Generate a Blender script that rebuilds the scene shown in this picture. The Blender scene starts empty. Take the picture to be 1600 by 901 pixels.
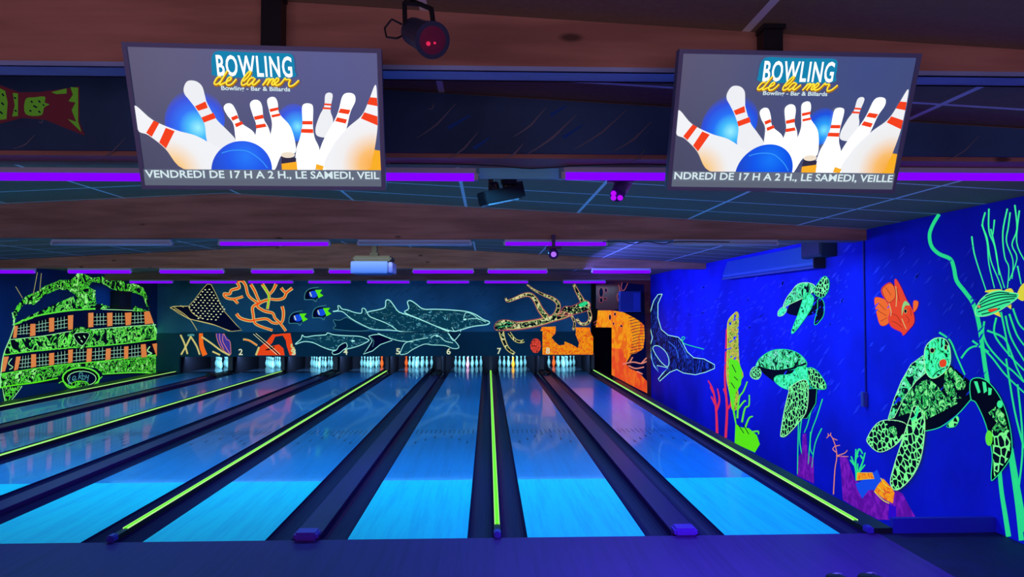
import bpy, bmesh, math, random
from mathutils import Vector, Matrix
from mathutils.geometry import tessellate_polygon

S = bpy.context.scene
C = S.collection
random.seed(7)

# ------------------------------------------------------------------ camera
F_PX, PITCH, YAW, ROLL = 1086.3, 0.0303, 0.0344, -0.0007
CX, CY, CZ = -0.0843, -6.276, 2.0368
CAM = Vector((CX, CY, CZ))
FWD = Vector((math.sin(YAW) * math.cos(PITCH), math.cos(YAW) * math.cos(PITCH), math.sin(PITCH)))
_r = Vector((math.cos(YAW), -math.sin(YAW), 0)); _u = _r.cross(FWD)
RIGHT = _r * math.cos(ROLL) + _u * math.sin(ROLL)
UP = -_r * math.sin(ROLL) + _u * math.cos(ROLL)
cd = bpy.data.cameras.new('camera'); cam = bpy.data.objects.new('camera', cd); C.objects.link(cam)
cd.sensor_width = 36.0; cd.lens = F_PX / 1600 * 36.0; cd.clip_start = 0.05; cd.clip_end = 200
cam.matrix_world = Matrix(((RIGHT.x, UP.x, -FWD.x, CAM.x), (RIGHT.y, UP.y, -FWD.y, CAM.y), (RIGHT.z, UP.z, -FWD.z, CAM.z), (0, 0, 0, 1)))
S.camera = cam

# ------------------------------------------------------------------ world, exposure
S.view_settings.view_transform = 'Standard'; S.view_settings.look = 'None'
S.view_settings.gamma = 1.0; S.view_settings.exposure = 0.0; S.view_settings.use_curve_mapping = False
W = bpy.data.worlds.new('world'); S.world = W; W.use_nodes = True
bg = W.node_tree.nodes['Background']; bg.inputs[0].default_value = (0.30, 0.38, 1.0, 1); bg.inputs[1].default_value = 0.012
S.cycles.max_bounces = 6; S.cycles.diffuse_bounces = 3; S.cycles.glossy_bounces = 4
S.cycles.sample_clamp_indirect = 4.0

def area(name, loc, rot, sx, sy, col, power):
    l = bpy.data.lights.new(name, 'AREA'); l.shape = 'RECTANGLE'; l.size = sx; l.size_y = sy
    l.color = col; l.energy = power
    o = bpy.data.objects.new(name, l); C.objects.link(o); o.location = loc; o.rotation_euler = rot
    return o
PI = math.pi
UVC = (0.08, 0.46, 1.0)
# the light each row of blacklight tubes throws down (tubes themselves are built further down)
area('tube_light_front', (0.0, -2.25, 2.78), (0, 0, 0), 9, 0.12, UVC, 30)
area('tube_light_second', (-3.0, 2.25, 2.74), (0, 0, 0), 14, 0.12, UVC, 250)
area('tube_light_third', (-3.2, 8.3, 2.76), (0, 0, 0), 14, 0.12, UVC, 135)
area('tube_light_last', (-3.4, 13.3, 2.74), (0, 0, 0), 14, 0.12, UVC, 105)
# added upward fill lights that brighten the ceiling and beams behind the tube rows
UPC = (0.55, 0.75, 1.0)
area('ceiling_fill_front', (-3.0, -1.9, 2.70), (math.radians(122), 0, 0), 14, 0.2, (0.95, 0.8, 1.0), 20)
area('ceiling_fill_second', (-3.0, 2.6, 2.70), (math.radians(130), 0, 0), 14, 0.2, (0.9, 1.0, 0.75), 75)
area('ceiling_fill_third', (-3.0, 9.6, 2.72), (PI, 0, 0), 14, 0.3, UPC, 10)
# added deep blue wash for the right wall, with no fixture of its own
area('wall_wash_fill', (1.9, 7.5, 2.70), (0, math.radians(-76), 0), 0.4, 9.0, (0.07, 0.09, 1.0), 165)
# lamps over the bowling pins, inside the machines
area('pin_lamps', (-3.5, 17.2, 0.56), (math.radians(62), 0, 0), 13.4, 0.10, (0.40, 0.85, 1.0), 430)
# beam of the violet spot lamp under the near beam, falling on the right half of the approach
_l = bpy.data.lights.new('violet_beam', 'SPOT'); _l.energy = 800; _l.color = (0.20, 0.12, 1.0); _l.spot_size = math.radians(105); _l.spot_blend = 1.0; _l.shadow_soft_size = 0.06
_o = bpy.data.objects.new('violet_beam', _l); C.objects.link(_o); _o.location = (1.7, -2.6, 2.70); _o.rotation_euler = (math.radians(28), 0, math.radians(-8))
# added warm fill behind the camera, for unseen bar light, aimed at the beams
area('bar_fill_light', (-0.8, -9.0, 1.3), (math.radians(106), 0, 0), 7, 1.5, (1.0, 0.64, 0.90), 80)

# ------------------------------------------------------------------ geometry helpers
def at_y(u, v, y):      # where the sight line of a photo point meets the wall y = const
    d = FWD * F_PX + RIGHT * (u - 800) + UP * (450.5 - v)
    t = (y - CAM.y) / d.y
    return CAM + d * t
def at_x(u, v, x):
    d = FWD * F_PX + RIGHT * (u - 800) + UP * (450.5 - v)
    t = (x - CAM.x) / d.x
    return CAM + d * t

def tag(o, label=None, cat=None, group=None, kind=None):
    if label: o['label'] = label
    if cat: o['category'] = cat
    if group: o['group'] = group
    if kind: o['kind'] = kind
    return o
def empty(name, loc=(0, 0, 0), rot=(0, 0, 0)):
    o = bpy.data.objects.new(name, None); C.objects.link(o); o.location = loc; o.rotation_euler = rot
    o.empty_display_size = 0.1
    return o
def obj(name, bm, mats, parent=None, smooth=False, loc=None, rot=None):
    me = bpy.data.meshes.new(name)
    bmesh.ops.recalc_face_normals(bm, faces=bm.faces[:])
    bm.to_mesh(me); bm.free()
    for m in (mats if isinstance(mats, (list, tuple)) else [mats]): me.materials.append(m)
    if smooth:
        for p in me.polygons: p.use_smooth = True
    o = bpy.data.objects.new(name, me); C.objects.link(o)
    if parent: o.parent = parent
    if loc: o.location = loc
    if rot: o.rotation_euler = rot
    return o
def box(bm, x0, x1, y0, y1, z0, z1, mi=0, M=None):
    vs = [bm.verts.new(((x0, x1)[i & 1], (y0, y1)[(i >> 1) & 1], (z0, z1)[(i >> 2) & 1])) for i in range(8)]
    if M is not None:
        for v in vs: v.co = M @ v.co
    for f in ((0, 2, 3, 1), (4, 5, 7, 6), (0, 1, 5, 4), (2, 6, 7, 3), (0, 4, 6, 2), (1, 3, 7, 5)):
        fc = bm.faces.new([vs[i] for i in f]); fc.material_index = mi
    return vs
def bevel(bm, w=0.006, seg=2):
    bmesh.ops.bevel(bm, geom=bm.edges[:], offset=w, segments=seg, affect='EDGES', clamp_overlap=True)
    return bm
def B(*boxes, bev=0):
    bm = bmesh.new()
    for b in boxes: box(bm, *b)
    if bev: bevel(bm, bev)
    return bm
def lathe(bm, prof, n=20, M=None, mi=0, cap=True):
    rings = []
    for r, z in prof:
        ring = [bm.verts.new((r * math.cos(2 * PI * k / n), r * math.sin(2 * PI * k / n), z)) for k in range(n)]
        if M is not None:
            for v in ring: v.co = M @ v.co
        rings.append(ring)
    for a, b in zip(rings, rings[1:]):
        for k in range(n):
            f = bm.faces.new((a[k], a[(k + 1) % n], b[(k + 1) % n], b[k])); f.material_index = mi
    if cap:
        f = bm.faces.new(rings[0][::-1]); f.material_index = mi
        f = bm.faces.new(rings[-1]); f.material_index = mi
def axis_mat(p, q):
    p, q = Vector(p), Vector(q); d = (q - p).normalized()
    return Matrix.Translation(p) @ d.to_track_quat('Z', 'Y').to_matrix().to_4x4()
def cyl(bm, p, q, r, n=14, mi=0, r2=None):
    L = (Vector(q) - Vector(p)).length
    lathe(bm, [(r, 0), (r if r2 is None else r2, L)], n, axis_mat(p, q), mi)
def tube(bm, pts, r, n=6):
    for p, q in zip(pts, pts[1:]): cyl(bm, p, q, r, n)

# ------------------------------------------------------------------ materials
def nodes(name):
    m = bpy.data.materials.new(name); m.use_nodes = True
    nt = m.node_tree; b = nt.nodes['Principled BSDF']
    return m, nt, b
def mat(name, col, rough=0.6, metal=0.0, spec=0.4, noise=0.0, nscale=6.0, stretch=(1, 1, 1), bump=0.0, coat=0.0):
    m, nt, b = nodes(name)
    b.inputs['Base Color'].default_value = (*col, 1); b.inputs['Roughness'].default_value = rough
    b.inputs['Metallic'].default_value = metal; b.inputs['Specular IOR Level'].default_value = spec
    b.inputs['Coat Weight'].default_value = coat; b.inputs['Coat Roughness'].default_value = 0.08
    if noise or bump:
        tc = nt.nodes.new('ShaderNodeTexCoord'); mp = nt.nodes.new('ShaderNodeMapping'); mp.inputs['Scale'].default_value = stretch
        nz = nt.nodes.new('ShaderNodeTexNoise'); nz.inputs['Scale'].default_value = nscale; nz.inputs['Detail'].default_value = 5
        nt.links.new(tc.outputs['Object'], mp.inputs[0]); nt.links.new(mp.outputs[0], nz.inputs['Vector'])
        if noise:
            r = nt.nodes.new('ShaderNodeValToRGB')
            r.color_ramp.elements[0].position = 0.3; r.color_ramp.elements[1].position = 0.7
            r.color_ramp.elements[0].color = (*[c * (1 - noise) for c in col], 1)
            r.color_ramp.elements[1].color = (*[min(1, c * (1 + noise)) for c in col], 1)
            nt.links.new(nz.outputs['Fac'], r.inputs[0]); nt.links.new(r.outputs[0], b.inputs['Base Color'])
        if bump:
            bp = nt.nodes.new('ShaderNodeBump'); bp.inputs['Strength'].default_value = bump; bp.inputs['Distance'].default_value = 0.01
            nt.links.new(nz.outputs['Fac'], bp.inputs['Height']); nt.links.new(bp.outputs[0], b.inputs['Normal'])
    return m
def glow(name, col, s=1.0, base=None):      # fluorescent paint, lit tubes, screen pixels
    m, nt, b = nodes(name)
    b.inputs['Base Color'].default_value = (*(base or [c * 0.25 for c in col]), 1); b.inputs['Roughness'].default_value = 0.7
    b.inputs['Specular IOR Level'].default_value = 0.1
    b.inputs['Emission Color'].default_value = (*col, 1); b.inputs['Emission Strength'].default_value = s
    return m
def lin(r, g, b):
    f = lambda c: (c / 255 / 12.92) if c / 255 <= 0.04045 else ((c / 255 + 0.055) / 1.055) ** 2.4
    return (f(r), f(g), f(b))

M_black = mat('black_plastic', (0.008, 0.009, 0.014), 0.45)
M_dark = mat('dark_floor_paint', (0.008, 0.003, 0.05), 0.7, noise=0.3)
M_bluewall = mat('deep_blue_wall_paint', (0.015, 0.025, 0.75), 0.75, spec=0.15, noise=0.25, nscale=0.9)
M_leftwall = mat('dark_blue_wall_paint', (0.01, 0.06, 0.22), 0.75, spec=0.15, noise=0.2, nscale=0.8)
M_mask = mat('masking_sea_paint', (0.055, 0.27, 0.42), 0.75, spec=0.15, noise=0.45, nscale=0.5)
M_gutter = mat('gutter_plastic', (0.014, 0.002, 0.06), 0.4, spec=0.10, noise=0.25, nscale=2, stretch=(1, .1, 1))
M_cap = mat('capping_plastic', (0.05, 0.006, 0.11), 0.35, spec=0.2, noise=0.3, nscale=2, stretch=(2, .15, 1))
M_beam = None

def wood_beam():
    m, nt, b = nodes('beam_wood')
    tc = nt.nodes.new('ShaderNodeTexCoord'); mp = nt.nodes.new('ShaderNodeMapping'); mp.inputs['Scale'].default_value = (0.5, 1, 5)
    nz = nt.nodes.new('ShaderNodeTexNoise'); nz.inputs['Scale'].default_value = 2.2; nz.inputs['Detail'].default_value = 8
    r = nt.nodes.new('ShaderNodeValToRGB'); r.color_ramp.elements[0].color = (0.32, 0.145, 0.10, 1); r.color_ramp.elements[1].color = (0.52, 0.25, 0.18, 1)
    r.color_ramp.elements[0].position = 0.35; r.color_ramp.elements[1].position = 0.65
    vo = nt.nodes.new('ShaderNodeTexVoronoi'); vo.inputs['Scale'].default_value = 2.6; vo.inputs['Randomness'].default_value = 1
    mp2 = nt.nodes.new('ShaderNodeMapping'); mp2.inputs['Scale'].default_value = (0.6, 1, 1.6)
    r2 = nt.nodes.new('ShaderNodeValToRGB'); r2.color_ramp.elements[0].position = 0.05; r2.color_ramp.elements[1].position = 0.10
    r2.color_ramp.elements[0].color = (0.25, 0.25, 0.25, 1); r2.color_ramp.elements[1].color = (1, 1, 1, 1)
    mx = nt.nodes.new('ShaderNodeMixRGB'); mx.blend_type = 'MULTIPLY'; mx.inputs[0].default_value = 1
    L = nt.links.new
    L(tc.outputs['Object'], mp.inputs[0]); L(mp.outputs[0], nz.inputs['Vector']); L(nz.outputs['Fac'], r.inputs[0])
    L(tc.outputs['Object'], mp2.inputs[0]); L(mp2.outputs[0], vo.inputs['Vector']); L(vo.outputs['Distance'], r2.inputs[0])
    L(r.outputs[0], mx.inputs[1]); L(r2.outputs[0], mx.inputs[2]); L(mx.outputs[0], b.inputs['Base Color'])
    b.inputs['Roughness'].default_value = 0.65
    return m
M_beam = wood_beam()

def ceiling_mat():      # suspended tiles 1.35 x 0.675 m with pale bars
    m, nt, b = nodes('ceiling_tiles'); L = nt.links.new
    tc = nt.nodes.new('ShaderNodeTexCoord'); sp = nt.nodes.new('ShaderNodeSeparateXYZ'); L(tc.outputs['Object'], sp.inputs[0])
    def bars(out, off, pitch, w):
        a = nt.nodes.new('ShaderNodeMath'); a.operation = 'ADD'; a.inputs[1].default_value = -off + w / 2 + 100 * pitch; L(out, a.inputs[0])
        mo = nt.nodes.new('ShaderNodeMath'); mo.operation = 'MODULO'; mo.inputs[1].default_value = pitch; L(a.outputs[0], mo.inputs[0])
        lt = nt.nodes.new('ShaderNodeMath'); lt.operation = 'LESS_THAN'; lt.inputs[1].default_value = w; L(mo.outputs[0], lt.inputs[0])
        return lt.outputs[0]
    bx = bars(sp.outputs['X'], -0.35, 1.35, 0.035); by = bars(sp.outputs['Y'], 0.72, 0.675, 0.03)
    mxm = nt.nodes.new('ShaderNodeMath'); mxm.operation = 'MAXIMUM'; L(bx, mxm.inputs[0]); L(by, mxm.inputs[1])
    nz = nt.nodes.new('ShaderNodeTexNoise'); nz.inputs['Scale'].default_value = 40; L(tc.outputs['Object'], nz.inputs['Vector'])
    r = nt.nodes.new('ShaderNodeValToRGB'); r.color_ramp.elements[0].color = (0.22, 0.17, 0.10, 1); r.color_ramp.elements[1].color = (0.32, 0.25, 0.15, 1)
    L(nz.outputs['Fac'], r.inputs[0])
    mx = nt.nodes.new('ShaderNodeMixRGB'); L(mxm.outputs[0], mx.inputs[0]); L(r.outputs[0], mx.inputs[1]); mx.inputs[2].default_value = (0.9, 0.95, 0.95, 1)
    L(mx.outputs[0], b.inputs['Base Color']); b.inputs['Roughness'].default_value = 0.85
    return m
M_ceil = ceiling_mat()

def lane_mat(name, dark, light, rough, coat=0.5, spec=.32, sc=(16, 0.45), lo=.28):
    m, nt, b = nodes(name); L = nt.links.new
    tc = nt.nodes.new('ShaderNodeTexCoord'); mp = nt.nodes.new('ShaderNodeMapping'); mp.inputs['Scale'].default_value = (*sc, 1)
    nz = nt.nodes.new('ShaderNodeTexNoise'); nz.inputs['Scale'].default_value = 1.0; nz.inputs['Detail'].default_value = 7; nz.inputs['Roughness'].default_value = 0.65
    r = nt.nodes.new('ShaderNodeValToRGB'); r.color_ramp.elements[0].position = lo; r.color_ramp.elements[1].position = 0.55
    r.color_ramp.elements[0].color = (*dark, 1); r.color_ramp.elements[1].color = (*light, 1)
    L(tc.outputs['Object'], mp.inputs[0]); L(mp.outputs[0], nz.inputs['Vector']); L(nz.outputs['Fac'], r.inputs[0])
    L(r.outputs[0], b.inputs['Base Color'])
    b.inputs['Roughness'].default_value = rough; b.inputs['Specular IOR Level'].default_value = spec
    b.inputs['Coat Weight'].default_value = coat; b.inputs['Coat Roughness'].default_value = 0.06
    return m
M_head = lane_mat('lane_head_laminate', (0.0, 0.66, 0.88), (0.0, 0.98, 1.0), 0.5, coat=0.03, sc=(9, .5), lo=.22)
M_lane = lane_mat('lane_boards', (0.0, 0.25, 0.56), (0.0, 0.37, 0.80), 0.3, coat=0.38, sc=(10, .3), lo=.2)
M_appr = lane_mat('approach_boards', (0.05, 0.012, 0.15), (0.075, 0.020, 0.20), 0.42, coat=0.0, spec=.12)

M_tube = glow('blacklight_tube', (0.20, 0.0, 1.0), 1.15)
M_tube_top = glow('blacklight_tube_far', (0.16, 0.02, 1.0), 0.9)
M_batten = mat('white_batten', (0.55, 0.6, 0.75), 0.5)
M_neon = glow('green_neon_strip', (0.14, 0.85, 0.02), 1.0)

# ------------------------------------------------------------------ room shell
PP, LA, LW = 3.386, 0.80, 1.060           # pair pitch, lane offset from divider, lane width
XR, XL = 4.57, -10.8                       # side walls
YM, YB = 16.60, 13.50                      # masking plane, beam / orange wall plane
RIDGE, ZW, SL = -3.2, 3.02, 0.052
def zc(x): return ZW + SL * (7.77 - abs(x - RIDGE))
SURF = []                                    # setting

def struct(name, bm, m, **k): return tag(obj(name, bm, m, **k), kind='structure')
# ceiling: a very low gable
bm = bmesh.new()
for xa, xb in ((XL, RIDGE), (RIDGE, XR)):
    v = [bm.verts.new(p) for p in ((xa, -9.6, zc(xa)), (xb, -9.6, zc(xb)), (xb, 20, zc(xb)), (xa, 20, zc(xa)),
                                   (xa, -9.6, 3.6), (xb, -9.6, 3.6), (xb, 20, 3.6), (xa, 20, 3.6))]
    for f in ((0, 1, 2, 3), (7, 6, 5, 4), (0, 4, 5, 1), (3, 2, 6, 7), (0, 3, 7, 4), (1, 5, 6, 2)): bm.faces.new([v[i] for i in f])
struct('ceiling', bm, M_ceil)
struct('wall_right', B((XR, XR + .15, -9.6, 20, -1.2, 3.6)), M_bluewall)
struct('wall_left', B((XL - .15, XL, -9.6, 20, -1.2, 3.6)), M_leftwall)
struct('wall_back', B((XL, XR, 20, 20.15, -1.2, 3.6)), M_black)
struct('wall_behind', B((XL, XR, -9.75, -9.6, -0.4, 3.6)), mat('bar_wall', (0.25, 0.12, 0.14), 0.8))
# floors: approach, side floor, sunken sub floor
struct('floor_approach', B((XL, 3.47, -9.6, 0, -0.2, 0)), M_appr)
struct('floor_side', B((3.47, XR, -9.6, 0, -0.2, -0.003)), M_dark)
struct('floor_sunken', B((XL, XR, 0, 20, -1.2, -0.6)), M_black)

# cross beams
def beam(y0, y1, z0, x0=XL, x1=XR, m=M_beam, name='ceiling_beam'):
    bm = bmesh.new(); pts = [(x0, z0), (x1, z0), (x1, zc(x1) - .001), (RIDGE, zc(RIDGE) - .001), (x0, zc(x0) - .001)]
    a = [bm.verts.new((x, y0, z)) for x, z in pts]; b = [bm.verts.new((x, y1, z)) for x, z in pts]
    bm.faces.new(a[::-1]); bm.faces.new(b)
    for i in range(5): bm.faces.new((a[i], a[(i + 1) % 5], b[(i + 1) % 5], b[i]))
    return struct(name, bm, m)
beam(-3.42, -3.30, 3.045)
beam(-2.33, -2.06, 2.90)
beam(2.10, 2.40, 2.885)
beam(8.40, 8.70, 2.905)
beam(13.50, 13.80, 2.865)
# painted pale strip under the first beam, painted sea board on the second
struct('trim_1', B((XL, XR, -3.425, -3.30, 3.026, 3.045)), mat('pale_strip', (0.30, 0.42, 0.75), 0.6, noise=0.25, nscale=3, stretch=(.5, 1, 4)))
bm = bmesh.new()
pts = [(XL, 2.925), (XR, 2.925), (XR, zc(XR) - .01), (RIDGE, zc(RIDGE) - .01), (XL, zc(XL) - .01)]
a = [bm.verts.new((x, -2.352, z)) for x, z in pts]; b = [bm.verts.new((x, -2.332, z)) for x, z in pts]
bm.faces.new(a[::-1]); bm.faces.new(b)
for i in range(5): bm.faces.new((a[i], a[(i + 1) % 5], b[(i + 1) % 5], b[i]))
fascia = struct('trim_2', bm, mat('fascia_sea_paint', (0.05, 0.13, 0.28), 0.7, noise=0.5, nscale=0.8))

# masking wall over the pins
XM0, XM1 = XL, 3.32
M_mask2 = mat('masking_sea_paint_low', (0.012, 0.10, 0.15), 0.7, spec=0.15, noise=0.3, nscale=0.5)
mask_low = obj('masking_board', B((-10.05, XM1, YM, YM + .03, 0.515, 1.31), bev=0), M_mask2)
tag(mask_low, 'dark blue painted board with lane numbers hanging just above the bowling pins', 'masking board')
struct('wall_masking', B((XM0, XM1, YM + .04, YM + .10, 1.28, 3.4)), M_mask)
struct('wall_masking_left', B((XL, -10.05, YM + .0, YM + .10, -0.6, 1.28)), M_mask2)
# pit: kickbacks between lanes, curtain
M_kick = mat('kickback_panel', (0.010, 0.008, 0.02), 0.8, spec=0.05)
M_post = mat('kickback_post', (0.16, 0.13, 0.13), 0.6)
NUM = ['zero', 'one', 'two', 'three', 'four', 'five', 'six', 'seven', 'eight']
def lane_x(n): return {8: PP - LA, 7: LA, 6: -LA, 5: -PP + LA, 4: -PP - LA, 3: -2 * PP + LA, 2: -2 * PP - LA, 1: -3 * PP + LA}[n]
for k in range(-6, 3):
    x = k * PP / 2
    w = 0.04 if k % 2 == 0 else 0.06
    t = empty('pin_deck_divider', (x, YM + .12, 0))
    obj('panel', B((-w, w, 0.02, 2.6, -0.6, 1.2)), M_kick, t)
    obj('front_post', B((-w - .01, w + .01, -.03, 0.02, 0.06, 0.6), bev=.005), M_post if k > -6 else mat('post_lit_blue', (0.06, 0.5, 1.0), .5), t)  # leftmost post: the light on its edge is put into the blue colour
    where = {-6: 'left of lane one at the left wall', -5: 'between lanes one and two', -4: 'between lanes two and three', -3: 'between lanes three and four', -2: 'between lanes four and five',
             -1: 'between lanes five and six', 0: 'between lanes six and seven', 1: 'between lanes seven and eight', 2: 'right of lane eight'}[k]
    tag(t, 'dark upright divider beside the pins ' + where, 'divider', 'dividers between the pin decks')
struct('wall_pit_curtain', B((XL, XR, 19.4, 19.45, -.6, 1.3)), mat('pit_curtain', (0.01, 0.008, 0.03), 0.9))

# ------------------------------------------------------------------ lanes
YH, YE = 2.13, 19.3
def arc_gutter(bm, xc, w, y0, y1, z=0.0, d=0.085, n=10):
    pr = []
    for i in range(n + 1):
        a = PI * i / n; pr.append((xc - w / 2 * math.cos(a), z - d * math.sin(a)))
    lo = [bm.verts.new((x, y0, zz)) for x, zz in pr]; hi = [bm.verts.new((x, y1, zz)) for x, zz in pr]
    lo2 = [bm.verts.new((x, y0, -.13)) for x in (pr[0][0], pr[-1][0])]; hi2 = [bm.verts.new((x, y1, -.13)) for x in (pr[0][0], pr[-1][0])]
    for i in range(n): bm.faces.new((lo[i], lo[i + 1], hi[i + 1], hi[i]))
    bm.faces.new((lo2[0], lo[0], hi[0], hi2[0])); bm.faces.new((lo[-1], lo2[1], hi2[1], hi[-1])); bm.faces.new((lo2[1], lo2[0], hi2[0], hi2[1]))
    bm.faces.new(lo[::-1] + [lo2[0], lo2[1]][::1]); bm.faces.new(hi + [hi2[1], hi2[0]])
M_arrow = mat('arrow_inlay', (0.0, 0.01, 0.05), 0.4)
M_deck = mat('pin_deck_board', (0.01, 0.02, 0.05), 0.25, coat=0.6)
M_rim = glow('neon_rim', (0.55, 0.95, 0.30), 1.0)
GW = 0.232
for n in range(1, 9):
    x = lane_x(n); t = empty('bowling_lane', (x, 0, 0))
    where = {1: 'leftmost bowling lane beside the green ship painting', 8: 'rightmost bowling lane beside the blue sea wall'}.get(n, 'bowling lane %s from left' % {2: 'second', 3: 'third', 4: 'fourth', 5: 'fifth', 6: 'sixth', 7: 'seventh'}[n] if 1 < n < 8 else '')
    tag(t, where + ', pale front and dark glossy boards', 'bowling lane')
    obj('front_boards', B((-LW / 2, LW / 2, 0.004, YH, -.12, 0)), M_head, t)
    for s in (-1, 1):
        bm = bmesh.new(); arc_gutter(bm, s * (LW / 2 + GW / 2 + .002), GW, 0.004, YM + .1, 0.0)
        obj('gutter', bm, M_gutter, t)
    bm = B((-LW / 2, LW / 2, YH, YM, -.12, 0))
    for i in range(-3, 4):
        yy = 5.1 - abs(i) * 0.22; xx = i * 0.132
        vs = [bm.verts.new(p) for p in ((xx - .016, yy, .001), (xx + .016, yy, .001), (xx, yy + .20, .001))]; bm.faces.new(vs).material_index = 1
    for i in range(-6, 7):
        xx = i * .078; vs = [bm.verts.new(p) for p in ((xx - .006, 5.25, .001), (xx + .006, 5.25, .001), (xx + .006, 5.62, .001), (xx - .006, 5.62, .001))]; bm.faces.new(vs).material_index = 1
    for i in (-4, -3, -2, 2, 3, 4):
        xx = i * .11
        vs = [bm.verts.new((xx + .009 * math.cos(a * PI / 4), 2.55 + .009 * math.sin(a * PI / 4), .001)) for a in range(8)]; bm.faces.new(vs).material_index = 1
    obj('lane_boards', bm, [M_lane, M_arrow], t)
    obj('pin_deck', B((-LW / 2, LW / 2, YM, YE, -.12, 0)), M_deck, t)

# dividers with neon strip
M_endb = mat('end_block_blue', (0.06, 0.03, 0.4), 0.3)
for k in (-3, -2, -1, 0, 1):
    x = k * PP
    where = {-3: 'left of lane one under the ship painting', -2: 'between lanes two and three', -1: 'between lanes four and five', 0: 'between lanes six and seven, straight up the middle', 1: 'along the right wall beside lane eight'}[k]
    t = empty('gutter_divider', (x, 0, 0)); tag(t, 'low divider with a glowing green strip ' + where, 'divider', 'dividers with glowing strips')
    a = -.030; b = .030
    if k == 1: b = .215
    if k == -3: a = -.50
    obj('base', B((a, b, 0.004, YM - .02, -.13, 0.045)), M_black, t)
    obj('neon_strip', B((-.017, .017, 0.25, YM - .04, 0.045, 0.053), (-.024, -.017, 0.24, YM - .03, 0.045, 0.054, 1), (.017, .024, 0.24, YM - .03, 0.045, 0.054, 1)), [M_neon, M_rim], t)
    bm = B((-.032, .032, -.03, .07, 0.0, .062), bev=.012)
    obj('end_block', bm, M_endb, t)
# wide caps over the ball return track between the lanes of a pair
M_capend = mat('cap_end_piece', (0.12, 0.02, 0.5), 0.35)
for k in (-3, -2, -1, 0):
    x = (k + .5) * PP; w = PP / 2 - LA - LW / 2 - GW - .016
    nm = {-3: 'between lanes one and two', -2: 'between lanes three and four', -1: 'between lanes five and six', 0: 'between lanes seven and eight'}[k]
    t = empty('ball_return_cap', (x, 0, 0)); tag(t, 'flat dark violet cap over the ball return ' + nm, 'ball return cap', 'caps over the ball returns')
    bm = bmesh.new(); box(bm, -w, w, 0.03, 15.0, -.13, 0.035)
    obj('track_cover', bm, M_cap, t)
    obj('front_block', B((-w + .01, w - .01, -.05, .12, 0.0, .075), bev=.02), M_capend, t)
    bm = bmesh.new(); lathe(bm, [(.112, 0), (.112, .05), (.098, .10), (.06, .135), (.0, .145)], 18, Matrix.Translation((0, 15.05, .0)) @ Matrix.Diagonal((1, 1.6, 1, 1)), cap=False)
    obj('rear_hood', bm, M_black, t, smooth=True)
    obj('rear_cover', B((-w, w, 15.25, YM - .02, -.13, 0.04)), M_black, t)

# front board over the sunken strip beside lane eight
struct('trim_3', B((PP + .22, XR, 0.0, 0.05, -.6, 0.13)), mat('side_board_blue', (0.012, 0.012, 0.35), 0.7))

# ------------------------------------------------------------------ bowling pins
PROF = [(0, 0), (.0258, 0), (.0275, .004), (.036, .02), (.0503, .06), (.0588, .09), (.0605, .114), (.0580, .14), (.0485, .18), (.0360, .215), (.0258, .245), (.0228, .27),
        (.0236, .29), (.0270, .31), (.0310, .332), (.0323, .345), (.0305, .360), (.024, .372), (.0125, .379), (0.001, .381)]
def pin_mat(name, col):
    m, nt, b = nodes(name); L = nt.links.new
    tc = nt.nodes.new('ShaderNodeTexCoord'); sp = nt.nodes.new('ShaderNodeSeparateXYZ'); L(tc.outputs['Object'], sp.inputs[0])
    r = nt.nodes.new('ShaderNodeValToRGB'); r.color_ramp.interpolation = 'CONSTANT'
    e = r.color_ramp.elements; e[0].position = 0; e[0].color = (*col, 1); e[1].position = .248; e[1].color = (*[c * .55 + .12 * (i == 0) for i, c in enumerate(col)], 1)
    for p, c in ((.262, col), (.276, tuple(c * .6 for c in col)), (.290, col)):
        q = e.new(p); q.color = (*c, 1)
    L(sp.outputs['Z'], r.inputs[0]); L(r.outputs[0], b.inputs['Base Color'])
    b.inputs['Roughness'].default_value = 0.25; b.inputs['Specular IOR Level'].default_value = 0.5
    return m
M_pin = pin_mat('pin_white', (0.50, 0.86, 1.0)); M_pin_or = None
def pin_glow(name, col, s):
    m = glow(name, col, s, base=col); m.node_tree.nodes['Principled BSDF'].inputs['Roughness'].default_value = 0.3; return m
M_pin_or = pin_glow('pin_fluorescent_orange', (1.0, 0.12, 0.02), 0.55)
M_pin_ye = pin_glow('pin_fluorescent_amber', (1.0, 0.33, 0.02), 0.7)
M_pin_pk = pin_glow('pin_fluorescent_pink', (1.0, 0.35, 0.5), 0.35)
bm = bmesh.new(); lathe(bm, PROF[1:], 20)
proto = obj('bowling_pin', bm, M_pin, smooth=True)
special = {(4, 6): (M_pin_or, 'orange'), (5, 7): (M_pin_or, 'orange'), (7, 1): (M_pin_ye, 'amber orange'), (8, 4): (M_pin_or, 'orange'), (6, 1): (M_pin_pk, 'pinkish')}
POS = {1: (0, 0, 'front pin of the triangle'), 2: (-.5, 1, 'left pin of the second row'), 3: (.5, 1, 'right pin of the second row'),
       4: (-1, 2, 'left pin of the third row'), 5: (0, 2, 'middle pin of the third row'), 6: (1, 2, 'right pin of the third row'),
       7: (-1.5, 3, 'left end pin of the back row'), 8: (-.5, 3, 'second pin from left in the back row'), 9: (.5, 3, 'third pin from left in the back row'), 10: (1.5, 3, 'right end pin of the back row')}
first = True
for n in range(1, 9):
    for i, (a, row, wh) in POS.items():
        if first: o = proto; first = False
        else:
            o = proto.copy(); C.objects.link(o)
        col = 'white'
        if (n, i) in special:
            mm, col = special[(n, i)]; o.data = proto.data.copy(); o.data.materials[0] = mm
        o.location = (lane_x(n) + a * .3048, 18.29 + row * .264, 0.001)
        tag(o, '%s bowling pin, %s on lane %s' % (col, wh, NUM[n]), 'bowling pin', 'bowling pins standing on lane ' + NUM[n])

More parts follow.
